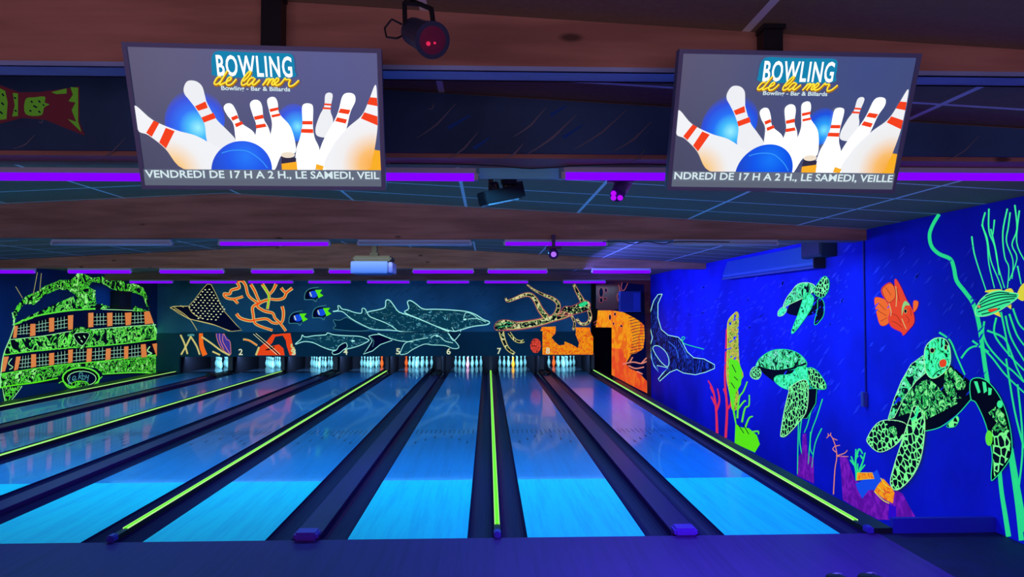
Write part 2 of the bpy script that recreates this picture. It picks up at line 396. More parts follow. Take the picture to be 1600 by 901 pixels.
# ------------------------------------------------------------------ tube lights
WHERE = {}
def tube_light(x0, x1, y, z, label, group, r=0.016, lit=True, k=1.0):
    t = empty('tube_light', ((x0 + x1) / 2, y, z)); h = (x1 - x0) / 2
    bm = B((-h, h, -.03 * k, .03 * k, .02 * k, .05 * k), bev=.004)
    obj('batten', bm, M_batten, t)
    for s in (-1, 1): obj('end_cap', B((s * h - .012, s * h + .012, -.022, .022, -.02, .022)), M_batten, t)
    bm = bmesh.new(); cyl(bm, (-h + .012, 0, 0), (h - .012, 0, 0), r, 12)
    obj('tube', bm, M_tube if lit else M_batten, t, smooth=True)
    tag(t, label, 'tube light', group)
def row(spans, y, v, what, group, r, k=1.0):
    for i, sp in enumerate(spans):
        a = at_y(sp[0], v, y); b = at_y(sp[1], v, y); lit = len(sp) < 3
        tube_light(a.x, b.x, y, a.z, (('violet blacklight tube ' if lit else 'unlit pale tube batten ') + what[i]), group, r, lit, k)
row([(-100, 226), (424, 744), (880, 1200), (1330, 1650)], -2.14, 275,
    ['low under the near beam, left of the left screen', 'under the near beam, running out right of the left screen', 'under the near beam, running left out of the right screen', 'under the near beam, right of the right screen'], 'blacklight tubes under the near beam', 0.024)
row([(82, 268, 0), (343, 515), (560, 736, 0), (788, 948), (1052, 1214, 0)], 2.12, 380.5,
    ['under the wooden beam, left end', 'under the wooden beam left of the hanging projector', 'under the wooden beam behind the hanging projector', 'under the wooden beam above a small violet spot', 'under the wooden beam at its right end'], 'tube lights under the middle beam', 0.024)
row([(-45, 55), (107, 205), (250, 350), (393, 490), (514, 608), (645, 740), (762, 855), (925, 1016)], 8.35, 424,
    ['in the upper far row, leftmost', 'in the upper far row above the ship', 'in the upper far row above the spotted ray', 'in the upper far row above the coral', 'in the upper far row, half behind the hanging projector', 'in the upper far row above the big dolphin', 'in the upper far row above the octopus', 'in the upper far row, rightmost'], 'upper far row of blacklight tubes', 0.040, 1.4)
row([(203, 270), (297, 370), (388, 458), (482, 548), (574, 640), (667, 733), (757, 825), (880, 946)], 13.45, 440.5,
    ['in the lowest far row, leftmost over the ship', 'in the lowest far row above the spotted ray', 'in the lowest far row behind the coral branches', 'in the lowest far row above the striped fish', 'in the lowest far row over the dolphin fins', 'in the lowest far row above the dolphin snout', 'in the lowest far row left over the octopus', 'in the lowest far row, rightmost over the octopus arm'], 'lowest far row of blacklight tubes', 0.034, 1.3)
# ------------------------------------------------------------------ wall paintings
def pat(name, kind, scale, stops, s=1.0, stretch=(1, 1, 1), interp='CONSTANT', distort=0.0, detail=3):
    m, nt, b = nodes(name); L = nt.links.new
    tc = nt.nodes.new('ShaderNodeTexCoord'); mp = nt.nodes.new('ShaderNodeMapping'); mp.inputs['Scale'].default_value = stretch
    L(tc.outputs['Object'], mp.inputs[0])
    if kind == 'cell':
        t = nt.nodes.new('ShaderNodeTexVoronoi'); t.feature = 'DISTANCE_TO_EDGE'; out = t.outputs['Distance']
    elif kind == 'dots':
        t = nt.nodes.new('ShaderNodeTexVoronoi'); out = t.outputs['Distance']
    elif kind == 'wave':
        t = nt.nodes.new('ShaderNodeTexWave'); t.inputs['Distortion'].default_value = distort; t.inputs['Detail'].default_value = 2; out = t.outputs['Fac']
    elif kind == 'z':
        t = None; sp = nt.nodes.new('ShaderNodeSeparateXYZ'); L(tc.outputs['Object'], sp.inputs[0])
        mr = nt.nodes.new('ShaderNodeMapRange'); mr.inputs['From Min'].default_value = scale[0]; mr.inputs['From Max'].default_value = scale[1]
        L(sp.outputs['Z'], mr.inputs['Value']); out = mr.outputs[0]
    else:
        t = nt.nodes.new('ShaderNodeTexNoise'); t.inputs['Detail'].default_value = detail; t.inputs['Distortion'].default_value = distort; out = t.outputs['Fac']
    if t: t.inputs['Scale'].default_value = scale; L(mp.outputs[0], t.inputs['Vector'])
    r = nt.nodes.new('ShaderNodeValToRGB'); r.color_ramp.interpolation = interp; e = r.color_ramp.elements
    e[0].position, e[0].color = stops[0][0], (*stops[0][1], 1); e[1].position, e[1].color = stops[1][0], (*stops[1][1], 1)
    for p, c in stops[2:]: q = e.new(p); q.color = (*c, 1)
    L(out, r.inputs[0]); L(r.outputs[0], b.inputs['Emission Color']); b.inputs['Emission Strength'].default_value = s
    L(r.outputs[0], b.inputs['Base Color'])
    b.inputs['Roughness'].default_value = 0.8; b.inputs['Specular IOR Level'].default_value = 0.1
    return m
K0 = (0.001, 0.002, 0.008)
G_green = glow('paint_green', lin(95, 235, 60), .85); G_green2 = glow('paint_sea_green', lin(60, 240, 150), .9)
G_pale = glow('paint_pale_green', lin(165, 250, 170), .85); G_mint = glow('paint_mint', lin(40, 225, 140), .85)
G_lime = glow('paint_lime', lin(90, 235, 20), .9); G_cyan = glow('paint_pale_cyan', lin(165, 245, 235), .9)
G_lat = glow('paint_lattice', lin(150, 205, 180), .8); G_cyan2 = glow('paint_dull_cyan', lin(80, 160, 165), .7); G_black = mat('paint_black', (0.002, 0.003, 0.012), 0.8, spec=0.1)
G_navy = mat('paint_navy', (0.004, 0.012, 0.07), 0.8, spec=0.1); G_teal = mat('paint_dark_teal', (0.008, 0.12, 0.19), 0.8, spec=0.1)
G_red = glow('paint_red_orange', lin(240, 70, 25), .85); G_orange = glow('paint_orange', lin(250, 110, 30), .85)
G_tan = glow('paint_tan', lin(215, 205, 125), .8); G_rose = glow('paint_rose', lin(230, 45, 90), .8)
G_yel = glow('paint_yellow', lin(230, 220, 60), .85); G_cream = glow('paint_cream', lin(225, 235, 190), .8)
G_violet = glow('paint_violet', lin(95, 15, 150), .7); G_violet2 = glow('paint_blue_violet', lin(70, 60, 170), .7)
G_blue = glow('paint_bright_blue', lin(20, 80, 235), .8); G_sky = glow('paint_sky', lin(60, 130, 240), .8); G_pink = glow('paint_dull_pink', lin(175, 85, 90), .7)
G_skin = glow('paint_salmon', lin(235, 140, 120), .8)
GG, GD, GL = lin(80, 215, 50), lin(20, 120, 40), lin(150, 245, 120)
P_carve = pat('carved_green', 'noise', 3.0, [(0, K0), (.47, GD), (.50, GG), (.545, GL), (.58, K0), (.64, GG)], .9, distort=2.5, detail=4)
P_carve2 = pat('carved_green_fine', 'noise', 4.2, [(0, K0), (.46, GG), (.53, K0), (.60, GL)], .85, distort=2.0, detail=4)
P_post = pat('red_post', 'wave', 9.0, [(0, lin(200, 35, 20)), (.45, lin(225, 75, 35)), (.85, lin(235, 135, 70))], .75, distort=2)
P_scale = pat('turtle_scales', 'cell', 13.0, [(0, lin(120, 240, 120)), (.085, K0)], .9)
P_scale2 = pat('turtle_scales_small', 'cell', 15.0, [(0, lin(120, 240, 130)), (.10, K0)], .9)
P_shell = pat('turtle_shell', 'noise', 6.5, [(0, K0), (.44, lin(50, 190, 90)), (.50, lin(90, 235, 140)), (.57, K0), (.61, lin(140, 245, 170))], .9, distort=1.6, detail=4)
P_shell2 = pat('turtle_shell_bright', 'noise', 9.0, [(0, K0), (.38, lin(40, 200, 100)), (.47, lin(70, 240, 150)), (.62, K0)], .9, distort=1.4, detail=4)
P_skin = pat('turtle_skin', 'noise', 12.0, [(0, K0), (.47, lin(50, 200, 80)), (.52, K0), (.56, lin(130, 235, 120))], .85, distort=2.2)
P_orange = pat('orange_coral', 'noise', 7.0, [(0, lin(215, 60, 25)), (.42, lin(240, 110, 20)), (.52, lin(250, 160, 15)), (.66, lin(245, 120, 20))], .85, stretch=(1, 1, .35), interp='LINEAR', distort=1.2)
P_orange2 = pat('orange_coral_flecked', 'noise', 8.0, [(0, lin(60, 15, 5)), (.38, lin(235, 90, 20)), (.5, lin(250, 160, 15)), (.60, lin(225, 90, 30))], .85, interp='LINEAR', distort=1.2)
P_orange3 = pat('red_orange_coral', 'noise', 7.0, [(0, lin(200, 45, 40)), (.45, lin(235, 75, 30)), (.6, lin(245, 110, 30))], .85, stretch=(1, 1, .35), interp='LINEAR', distort=1.2)
P_redcor = pat('red_coral_cells', 'cell', 14.0, [(0, lin(60, 5, 10)), (.07, lin(240, 75, 55))], .8)
P_octo = pat('octopus_skin', 'noise', 9.0, [(0, K0), (.50, lin(120, 170, 90)), (.53, K0), (.56, lin(220, 215, 150))], .85, distort=1.0)
P_dolph = pat('dolphin_skin', 'noise', 3.2, [(0, (0.003, 0.045, 0.075)), (.575, lin(30, 110, 120)), (.60, lin(130, 210, 215)), (.615, (0.002, 0.015, 0.04))], .7, stretch=(1, 1, 1.6), distort=2.5)
P_manta = pat('manta_skin', 'noise', 7.0, [(0, (0.001, 0.002, 0.02)), (.50, lin(10, 30, 110)), (.60, lin(40, 90, 220)), (.66, (0.001, 0.002, 0.03))], .7, stretch=(1, 2.2, .8), distort=1.5)
P_tubec = pat('tube_coral', 'z', (0.2, 2.0), [(0, lin(110, 235, 20)), (.35, lin(170, 225, 40)), (.65, lin(225, 170, 50)), (1, lin(235, 130, 50))], .85, interp='LINEAR')
P_fleck = pat('dark_flecks', 'noise', 18.0, [(0, lin(40, 60, 5)), (.42, lin(180, 215, 60)), (.55, lin(230, 150, 50))], .7, distort=1.5)
P_rock = pat('violet_rock', 'noise', 5.0, [(0, lin(50, 5, 95)), (.46, lin(95, 15, 140)), (.6, lin(125, 25, 160))], .8, stretch=(1, 1, 1), interp='LINEAR', distort=2)
P_fish = None

def crom(P, closed=False, n=4):
    m = len(P); out = []
    rng = range(m) if closed else range(m - 1)
    for i in rng:
        if closed: a, b, c, d = P[i - 1], P[i], P[(i + 1) % m], P[(i + 2) % m]
        else: a, b, c, d = P[max(i - 1, 0)], P[i], P[i + 1], P[min(i + 2, m - 1)]
        for k in range(n):
            t = k / n
            out.append(tuple(0.5 * ((2 * b[j]) + (-a[j] + c[j]) * t + (2 * a[j] - 5 * b[j] + 4 * c[j] - d[j]) * t * t + (-a[j] + 3 * b[j] - 3 * c[j] + d[j]) * t ** 3) for j in range(len(b))))
    if not closed: out.append(tuple(P[-1]))
    return out
class Mural:
    def __init__(s, plane, at, view):      # plane: 'R' right wall, 'L' left wall, 'Y' a wall facing the lanes
        s.plane, s.c = plane, at; s.x0, s.y0, s.k = view; s.bm = bmesh.new(); s.mats = []; s.layer = 0
    def view(s, *v): s.x0, s.y0, s.k = v; return s
    def P(s, p, off):
        u, v = s.x0 + p[0] / s.k, s.y0 + p[1] / s.k
        if s.plane == 'R': return at_x(u, v, s.c - off)
        if s.plane == 'L': return at_x(u, v, s.c + off)
        return at_y(u, v, s.c - off)
    def mi(s, m):
        if m not in s.mats: s.mats.append(m)
        return s.mats.index(m)
    def off(s): return 0.002 + 0.0007 * s.layer
    def fill(s, pts, m, smooth=True):
        q = crom(pts, True, 4) if smooth else pts
        o = s.off(); s.layer += 1; vs = [s.bm.verts.new(s.P(p, o)) for p in q]; i = s.mi(m)
        for t in tessellate_polygon([[Vector((p[0], p[1], 0)) for p in q]]):
            try: f = s.bm.faces.new([vs[a] for a in t]); f.material_index = i
            except ValueError: pass
        return s
    def line(s, pts, w, m, w2=None, smooth=True, closed=False, bump=True):
        q = crom(pts, closed, 4) if smooth else list(pts)
        if closed: q = q + [q[0]]
        w2 = w if w2 is None else w2; w *= s.k; w2 *= s.k; o = s.off(); i = s.mi(m); L = []; N = len(q)
        for j, p in enumerate(q):
            a, b = q[max(j - 1, 0)], q[min(j + 1, N - 1)]; dx, dy = b[0] - a[0], b[1] - a[1]; l = math.hypot(dx, dy) or 1
            h = (w + (w2 - w) * j / max(1, N - 1)) / 2
            L.append((s.bm.verts.new(s.P((p[0] - dy / l * h, p[1] + dx / l * h), o)), s.bm.verts.new(s.P((p[0] + dy / l * h, p[1] - dx / l * h), o))))
        for (a, b), (c, d) in zip(L, L[1:]):
            f = s.bm.faces.new((a, b, d, c)); f.material_index = i
        if bump: s.layer += 1
        return s
    def lines(s, many, w, m, w2=None):
        for l in many: s.line(l, w, m, w2, bump=False)
        s.layer += 1; return s
    def shape(s, pts, m, lw=0, lm=None, smooth=True):
        s.fill(pts, m, smooth)
        if lw: s.line(pts, lw, lm, smooth=smooth, closed=True)
        return s
    def ell(s, cx, cy, rx, ry, m, lw=0, lm=None, rot=0):
        pts = [(cx + rx * math.cos(a) * math.cos(rot) - ry * math.sin(a) * math.sin(rot), cy + rx * math.cos(a) * math.sin(rot) + ry * math.sin(a) * math.cos(rot)) for a in [2 * PI * k / 18 for k in range(18)]]
        return s.shape(pts, m, lw, lm, False)
    def build(s, name, label, group=None, cat='wall painting', parent=None, kind=None):
        me = bpy.data.meshes.new(name); s.bm.to_mesh(me); s.bm.free()
        for m in s.mats: me.materials.append(m)
        o = bpy.data.objects.new(name, me); C.objects.link(o)
        return tag(o, label, cat, group, kind)
ZA, ZB, ZC_, ZD = (0, 400, 3.755), (250, 420, 5.006), (450, 420, 4.848), (740, 420, 4.506)
ZE, ZF, ZG, ZH = (980, 400, 3.753), (1300, 320, 3.467), (1280, 520, 2.65), (1080, 560, 3.217)

# --- the ship on the left wall
m = Mural('L', XL, ZA)
hull = [(75, 400), (240, 330), (430, 300), (600, 285), (870, 325), (890, 390), (930, 485), (925, 520), (955, 590), (940, 690), (800, 690), (600, 705), (560, 740), (480, 775), (400, 750), (340, 740), (80, 760), (5, 770), (5, 690), (25, 570), (55, 490), (85, 420)]
m.fill(hull, G_navy, False)
m.fill([(80, 400), (72, 345), (100, 290), (150, 235), (225, 205), (255, 178), (290, 165), (350, 140), (400, 140), (440, 120), (455, 98), (495, 105), (545, 128), (600, 118), (640, 150), (690, 125), (725, 128), (735, 165), (790, 160), (840, 185), (870, 250), (873, 320), (862, 300), (840, 235), (790, 215), (720, 215), (650, 190), (600, 160), (540, 150), (510, 190), (500, 240), (440, 225), (400, 200), (340, 195), (270, 225), (200, 285), (140, 280), (105, 330)], P_carve2, False)
m.fill([(455, 150), (520, 180), (560, 200), (565, 285), (460, 305), (440, 240)], P_carve2, False)
m.fill([(75, 402), (150, 362), (300, 290), (430, 235), (440, 262), (470, 290), (600, 280), (650, 300), (600, 312), (400, 322), (240, 345), (110, 398)], P_carve, False)
m.line([(80, 403), (150, 372), (240, 345), (400, 320), (560, 308)], 2.2, G_green).line([(600, 312), (780, 318), (870, 325)], 1.0, G_pale)
m.fill([(785, 290), (850, 315), (870, 325), (780, 325)], P_carve, False)
m.fill([(55, 490), (250, 468), (420, 440), (540, 430), (750, 412), (915, 402), (932, 485), (750, 512), (540, 532), (430, 540), (200, 560), (20, 582)], P_carve, False)
m.line([(20, 580), (200, 557), (430, 535), (540, 530), (750, 510), (932, 485)], 1.6, G_green).line([(55, 490), (250, 468), (420, 440), (540, 430), (750, 412), (915, 402)], 1.0, G_pale)
m.fill([(0, 695), (200, 662), (350, 640), (560, 622), (750, 600), (955, 575), (945, 640), (930, 692), (800, 682), (610, 692), (560, 655), (480, 645), (400, 655), (350, 700), (200, 742), (80, 757), (0, 772)], P_carve2, False)
m.line([(0, 692), (200, 660), (350, 638), (560, 620), (750, 598), (955, 575)], 1.5, G_green).line([(0, 772), (80, 757), (200, 742), (340, 715)], 2.0, G_lime).line([(600, 692), (800, 682), (930, 690)], 1.6, G_green)
m.lines([[(75, 405), (85, 380), (72, 330)], [(85, 405), (60, 480), (22, 575), (5, 690), (2, 770)], [(875, 325), (900, 395), (930, 485), (925, 520), (958, 590), (930, 692)]], 1.4, G_pale)
m.lines([[(220, 95), (195, 225)], [(243, 100), (233, 205)], [(92, 178), (132, 245)]], 0.6, G_tan)
# windows with their lattice, red posts
def lattice(q, rows, cols):
    a, b, c, d = q
    lp = lambda p, r, t: (p[0] + (r[0] - p[0]) * t, p[1] + (r[1] - p[1]) * t)
    m.fill(q, G_black, False)
    for i in range(1, rows + 1): m.line([lp(a, d, i / (rows + .3)), lp(b, c, i / (rows + .3))], .8, G_lat, smooth=False, bump=False)
    for i in range(1, cols): m.line([lp(a, b, i / cols), lp(d, c, i / cols)], .8, G_lat, smooth=False, bump=False)
    m.layer += 1
for q in (((105, 408), (176, 392), (176, 458), (100, 462)), ((210, 385), (286, 368), (286, 438), (210, 447)), ((320, 365), (396, 350), (396, 422), (320, 433)),
          ((550, 336), (626, 334), (626, 404), (550, 408)), ((662, 334), (732, 332), (732, 400), (662, 402)), ((772, 332), (845, 328), (848, 392), (772, 398)),
          ((118, 588), (183, 578), (182, 652), (112, 660)), ((213, 576), (288, 568), (288, 640), (213, 648)), ((320, 566), (400, 552), (400, 628), (320, 636)),
          ((430, 546), (508, 540), (508, 612), (428, 620)), ((540, 542), (622, 532), (620, 604), (540, 612)), ((650, 534), (728, 526), (726, 596), (650, 602)), ((755, 526), (828, 516), (828, 590), (755, 598))):
    lattice(q, 3, 4)
for q in (((85, 410), (105, 408), (97, 478), (76, 480)), ((178, 398), (208, 396), (208, 465), (176, 470)), ((288, 363), (318, 360), (318, 440), (288, 445)), ((398, 348), (430, 345), (427, 428), (400, 432)),
          ((518, 333), (548, 331), (548, 415), (518, 418)), ((628, 333), (660, 331), (660, 408), (630, 412)), ((732, 332), (772, 330), (768, 402), (738, 406)), ((845, 326), (877, 323), (902, 393), (850, 400)),
          ((22, 590), (52, 588), (30, 675), (8, 680)), ((95, 590), (122, 588), (105, 665), (82, 672)), ((183, 576), (212, 574), (212, 648), (182, 655)), ((288, 570), (318, 566), (318, 636), (288, 642)),
          ((400, 550), (428, 546), (425, 622), (400, 628)), ((510, 543), (540, 540), (536, 618), (506, 622)), ((622, 543), (650, 540), (648, 605), (618, 610)), ((728, 530), (754, 528), (752, 600), (728, 603)),
          ((826, 518), (855, 515), (862, 590), (830, 595)), ((893, 515), (925, 510), (944, 580), (918, 585))):
    m.fill(q, P_post, False); m.layer -= 1
m.layer += 1
m.fill([(418, 440), (440, 425), (480, 415), (530, 430), (545, 455), (528, 500), (485, 545), (440, 520), (425, 480)], P_carve2).shape([(436, 455), (520, 450), (512, 490), (482, 525), (448, 498)], G_black, .8, G_pale)
m.lines([[(460, 470), (470, 482)], [(490, 466), (500, 480)], [(474, 492), (484, 505)]], 1.6, G_pale)
m.line([(70, 600), (50, 630), (75, 650), (55, 665)], 1.2, G_pale).line([(880, 530), (865, 555), (890, 570), (868, 580)], 1.6, G_pale)
# medallion
m.ell(475, 715, 108, 62, G_black, 2.6, G_green).ell(480, 718, 84, 44, G_navy, 1.0, G_pale).ell(470, 752, 50, 20, P_carve2, 1.0, G_lime)
m.line([(345, 745), (370, 735), (400, 770), (470, 778), (540, 760), (600, 705)], 1.3, G_green)
m.view(80, 560, 15.02)
m.lines([[(440, 400), (425, 500), (410, 600), (480, 545)], [(500, 500), (560, 470), (570, 420), (520, 420), (500, 500), (560, 510), (600, 480)],
         [(670, 330), (640, 490)], [(670, 330), (730, 340), (720, 400), (660, 420), (740, 500)], [(790, 410), (750, 400), (735, 460), (770, 490), (800, 460), (790, 410)],
         [(820, 380), (830, 440), (870, 430), (880, 380)], [(870, 430), (850, 540), (800, 520)]], 1.2, G_cyan2)
m.view(*ZA)
m.fill([(15, 772), (135, 758), (70, 830), (40, 862), (28, 840)], P_carve2, False).line([(30, 862), (120, 845), (240, 822), (380, 800)], 1.2, G_green).line([(130, 762), (75, 835), (35, 862), (15, 772)], 1.0, G_pale)
m.build('painted_galleon', 'large glowing green galleon stern with red window posts painted on the left wall')

# --- masking wall paintings. upper part y = YM+.04, lower board y = YM
YU, YLW = YM + .038, YM - .002
m = Mural('Y', YU, ZB)
m.shape([(80, 300), (110, 292), (225, 290), (270, 240), (330, 160), (370, 118), (400, 122), (440, 200), (480, 290), (510, 340), (560, 395), (600, 440), (640, 478), (560, 488), (430, 440), (225, 390), (150, 350)], G_navy, .7, G_tan, False)
for i in range(9):
    for j in range(9):
        u, v = 370 - i * 17 + j * 17, 140 + i * 20 + j * 22
        if u - 210 > (v - 320) * .2 and v < 400 and 230 < u < 540 and i + j > 0: m.ell(u + random.uniform(-3, 3), v + random.uniform(-3, 3), 7, 4.5, G_cream); m.layer -= 1
m.layer += 1
m.lines([[(80, 300), (130, 292), (185, 292), (225, 290)], [(80, 305), (140, 330), (220, 385), (330, 412), (430, 438), (545, 488)], [(110, 300), (180, 345), (240, 400), (290, 480)], [(225, 300), (250, 340), (290, 370), (330, 385)], [(160, 285), (185, 300)]], .8, G_tan)
m.build('painted_spotted_ray', 'dark spotted ray with a pointed fin painted above lanes one and two')
m = Mural('Y', YU, ZB)
up = [[(600, 100), (620, 145), (560, 165), (545, 195), (500, 195), (520, 225), (580, 235), (650, 215)], [(600, 98), (640, 92), (670, 130), (690, 205), (740, 250), (775, 268)], [(710, 120), (740, 170), (765, 230), (785, 262)],
      [(800, 118), (830, 165), (852, 205), (850, 250), (840, 315)], [(908, 118), (885, 165), (860, 195)], [(1035, 150), (990, 185), (970, 225), (920, 240), (865, 235)], [(948, 148), (970, 175), (992, 185)],
      [(770, 268), (725, 300), (730, 360), (740, 420), (790, 450), (880, 480)], [(850, 240), (800, 255), (760, 290), (820, 330), (880, 345), (900, 385), (940, 425), (985, 485)],
      [(598, 350), (630, 385), (700, 405), (740, 400), (830, 390), (880, 420), (925, 425)], [(955, 292), (966, 340), (960, 400), (940, 428)], [(578, 235), (610, 270)]]
m.lines(up, 5.4, G_tan, 4.2); m.lines(up, 3.0, G_orange, 2.2); m.lines(up, 1.2, G_red, .8); m.line([(805, 130), (848, 200), (848, 260), (838, 310)], 1.6, G_lime)
m.build('painted_branch_coral', 'orange branching coral with pale edges painted high between ray and striped fish')
m = Mural('Y', YLW, ZB)
m.fill([(750, 675), (775, 615), (830, 570), (880, 510), (905, 512), (960, 505), (1020, 502), (1035, 580), (1062, 675), (1015, 675), (990, 600), (985, 560), (960, 520), (900, 530), (880, 575), (850, 608), (930, 590), (965, 620), (975, 675)], G_red, False)
m.shape([(820, 635), (870, 612), (900, 605), (870, 630)], G_black)
m.lines([[(650, 550), (700, 560), (760, 598)], [(750, 675), (775, 610)], [(1030, 585), (1030, 610), (1048, 620), (1030, 640), (1050, 650), (1040, 665)]], 3, G_tan); m.lines([[(655, 552), (700, 562), (758, 596)]], 1.6, G_orange)
m.line([(740, 505), (840, 590), (930, 670)], 1.6, G_black).lines([[(748, 503), (846, 585), (940, 668)], [(730, 508), (834, 600), (915, 670)]], .8, G_cream)
m.build('painted_red_coral', 'solid red orange coral painted just above the pins of lane two')
m = Mural('Y', YLW, ZB)
m.fill([(440, 503), (500, 505), (548, 560), (555, 672), (520, 650), (470, 600), (445, 550)], G_violet2, False)
m.lines([[(440, 505), (447, 550), (480, 620), (545, 672)], [(495, 505), (490, 560), (520, 620), (552, 672)], [(500, 505), (520, 550), (548, 570), (555, 665)], [(465, 505), (470, 560), (500, 630)]], .9, G_skin)
m.lines([[(160, 515), (190, 580), (215, 665)], [(240, 530), (205, 600), (165, 670)], [(235, 520), (285, 600), (310, 670)]], 2.6, G_tan); m.lines([[(320, 503), (325, 600), (352, 675)]], 6, G_orange, 8); m.lines([[(325, 530), (400, 580), (480, 640), (545, 674)], [(410, 645), (470, 672)]], 2.6, G_tan)
m.line([(215, 520), (250, 515), (268, 520)], 3, G_cyan2)
m.build('painted_tube_coral', 'tan and violet tube corals painted low over the pins of the leftmost lane')
for i, (dx, dy, w) in enumerate(((0, 0, 'topmost of three'), (62, 142, 'right one of the lower two'), (-122, 185, 'left one of the lower two'))):
    m = Mural('Y', YU, ZB); T = lambda P: [(p[0] + dx, p[1] + dy) for p in P]
    m.fill(T([(1140, 235), (1140, 190), (1170, 160), (1230, 165), (1240, 200), (1225, 230), (1190, 235)]), G_navy).ell(1200 + dx, 198 + dy, 34, 28, G_blue).lines([T([(1130, 240), (1135, 190), (1170, 155), (1240, 142)]), T([(1130, 240), (1195, 240), (1215, 256), (1230, 238)])], .8, G_cyan2)
    m.fill(T([(1212, 165), (1268, 162), (1250, 188), (1278, 208), (1240, 228), (1228, 195)]), G_lime, False).line(T([(1172, 180), (1185, 215)]), 1.6, G_cream)
    m.build('painted_moorish_fish', 'small blue fish with lime tail painted beside the dolphins, ' + w, 'three striped fish on the end wall')
# dolphins
ZC = ZC_
m = Mural('Y', YU, ZC)
m.shape([(885, 330), (915, 300), (905, 250), (930, 240), (970, 265), (1025, 303), (1120, 305), (1230, 310), (1350, 322), (1420, 345), (1480, 382), (1522, 398), (1522, 415), (1490, 424), (1400, 435), (1312, 460), (1240, 470), (1100, 425), (1000, 380)], P_dolph, 1.4, G_cyan)
m.lines([[(1330, 372), (1350, 330), (1400, 345), (1450, 385)], [(1360, 380), (1430, 375), (1500, 402)], [(1312, 460), (1290, 500), (1262, 475), (1240, 440)]], .9, G_cyan).ell(1340, 382, 13, 7, G_cyan)
m.build('painted_dolphin', 'biggest painted dolphin, head to the right, high above lane six', 'dolphins painted on the end wall')
m = Mural('Y', YU - .012, ZC)
m.shape([(600, 330), (680, 310), (735, 290), (742, 240), (770, 238), (800, 275), (840, 325), (920, 352), (1000, 382), (1090, 420), (1180, 460), (1205, 478), (900, 478), (820, 465), (700, 440), (620, 380)], P_dolph, 1.4, G_cyan)
m.c = YLW; m.layer = 0
m.fill([(680, 485), (1210, 484), (1240, 520), (1285, 570), (1292, 598), (1250, 600), (1190, 580), (1090, 575), (1030, 570), (940, 612), (900, 640), (850, 645), (862, 605), (890, 560), (950, 552), (850, 543), (760, 520)], P_dolph, False)
m.lines([[(1210, 484), (1240, 520), (1285, 570), (1292, 598), (1250, 602), (1190, 580), (1090, 575), (1030, 570), (940, 612), (900, 640), (850, 646), (862, 605), (890, 560), (955, 540), (1060, 520)], [(680, 486), (760, 520), (850, 545), (950, 552)], [(1080, 520), (1120, 500), (1160, 520), (1190, 545), (1250, 560)], [(1220, 490), (1240, 530), (1262, 540), (1305, 490)]], 1.0, G_cyan).ell(1130, 508, 12, 6, G_cyan)
m.build('painted_dolphin', 'painted dolphin diving right, with a tall back fin and low flipper, above lane five', 'dolphins painted on the end wall')
m = Mural('Y', YU - .016, ZC)
m.shape([(340, 322), (380, 312), (378, 280), (392, 282), (410, 303), (450, 310), (500, 328), (555, 335), (562, 300), (585, 305), (610, 350), (640, 370), (720, 400), (780, 430), (822, 465), (760, 462), (640, 455), (540, 410), (470, 370), (410, 322)], P_dolph, 1.2, G_cyan)
m.shape([(345, 385), (392, 388), (440, 368), (480, 385), (540, 420), (620, 458), (520, 470), (350, 455), (362, 430), (350, 405)], G_teal, .7, G_cyan2)
m.build('painted_dolphin', 'slim painted dolphin, tail up at the left, above lane four', 'dolphins painted on the end wall')
m = Mural('Y', YLW, ZC)
m.shape([(55, 570), (98, 530), (108, 500), (130, 515), (200, 505), (285, 498), (300, 484), (350, 498), (440, 505), (540, 510), (600, 530), (610, 545), (540, 580), (450, 605), (340, 615), (260, 590), (190, 558), (120, 550)], P_dolph, 1.2, G_cyan)
m.shape([(440, 560), (448, 590), (420, 612), (385, 640), (345, 647), (335, 628), (368, 612), (385, 585), (415, 565)], G_navy, .9, G_cyan).ell(492, 545, 14, 7, G_cyan)
m.build('painted_dolphin', 'small painted dolphin swimming level just above the pins of lane three', 'dolphins painted on the end wall')
m = Mural('Y', YLW, ZC)
m.shape([(612, 508), (650, 498), (690, 495), (760, 520), (790, 540), (700, 572), (640, 620), (570, 645), (600, 605), (638, 545)], G_navy, 1.0, G_cyan, False).line([(625, 515), (650, 545), (640, 590)], .7, G_cyan2)
m.build('painted_dolphin_tail', 'pale outlined dolphin tail painted over the pins of lane four', 'dolphins painted on the end wall')
# octopus
m = Mural('Y', YU, ZD)
ten = [([(225, 203), (240, 226), (300, 205), (350, 185), (400, 183), (440, 225), (470, 285), (512, 340)], 2.4, 8.5), ([(375, 110), (430, 150), (500, 185), (560, 210), (597, 250), (585, 310), (550, 350)], 1.8, 7.5),
       ([(705, 108), (730, 160), (768, 228)], 3.4, 6.5), ([(700, 300), (640, 325), (550, 350), (450, 378), (350, 395), (250, 402), (185, 400)], 8, 11.5), ([(806, 275), (822, 340), (800, 382), (755, 385), (725, 350)], 5, 3.5), ([(690, 330), (712, 380), (700, 430)], 3.5, 3)]
for w, mm in ((1.35, G_pink), (1.0, G_tan), (.78, P_octo)):
    for p, a, b in ten: m.line(p, a * w, mm, b * w, bump=False)
    m.layer += 1
m.shape([(620, 290), (640, 265), (690, 262), (740, 240), (790, 220), (822, 248), (806, 288), (740, 312), (680, 322), (620, 312)], P_octo, 1.2, G_pink).fill([(740, 250), (790, 228), (802, 245), (760, 268)], G_mint).shape([(145, 405), (165, 372), (205, 358), (260, 362), (305, 382), (260, 412), (200, 430), (160, 432)], P_octo, 1, G_pink).lines([[(180, 395), (220, 378), (270, 385)], [(170, 415), (215, 402), (265, 402)]], .7, G_mint)
m.line([(580, 320), (625, 300), (690, 325), (585, 330)], 1.0, G_skin)
m.build('painted_octopus', 'reddish octopus with long patterned arms painted over lanes seven and eight')
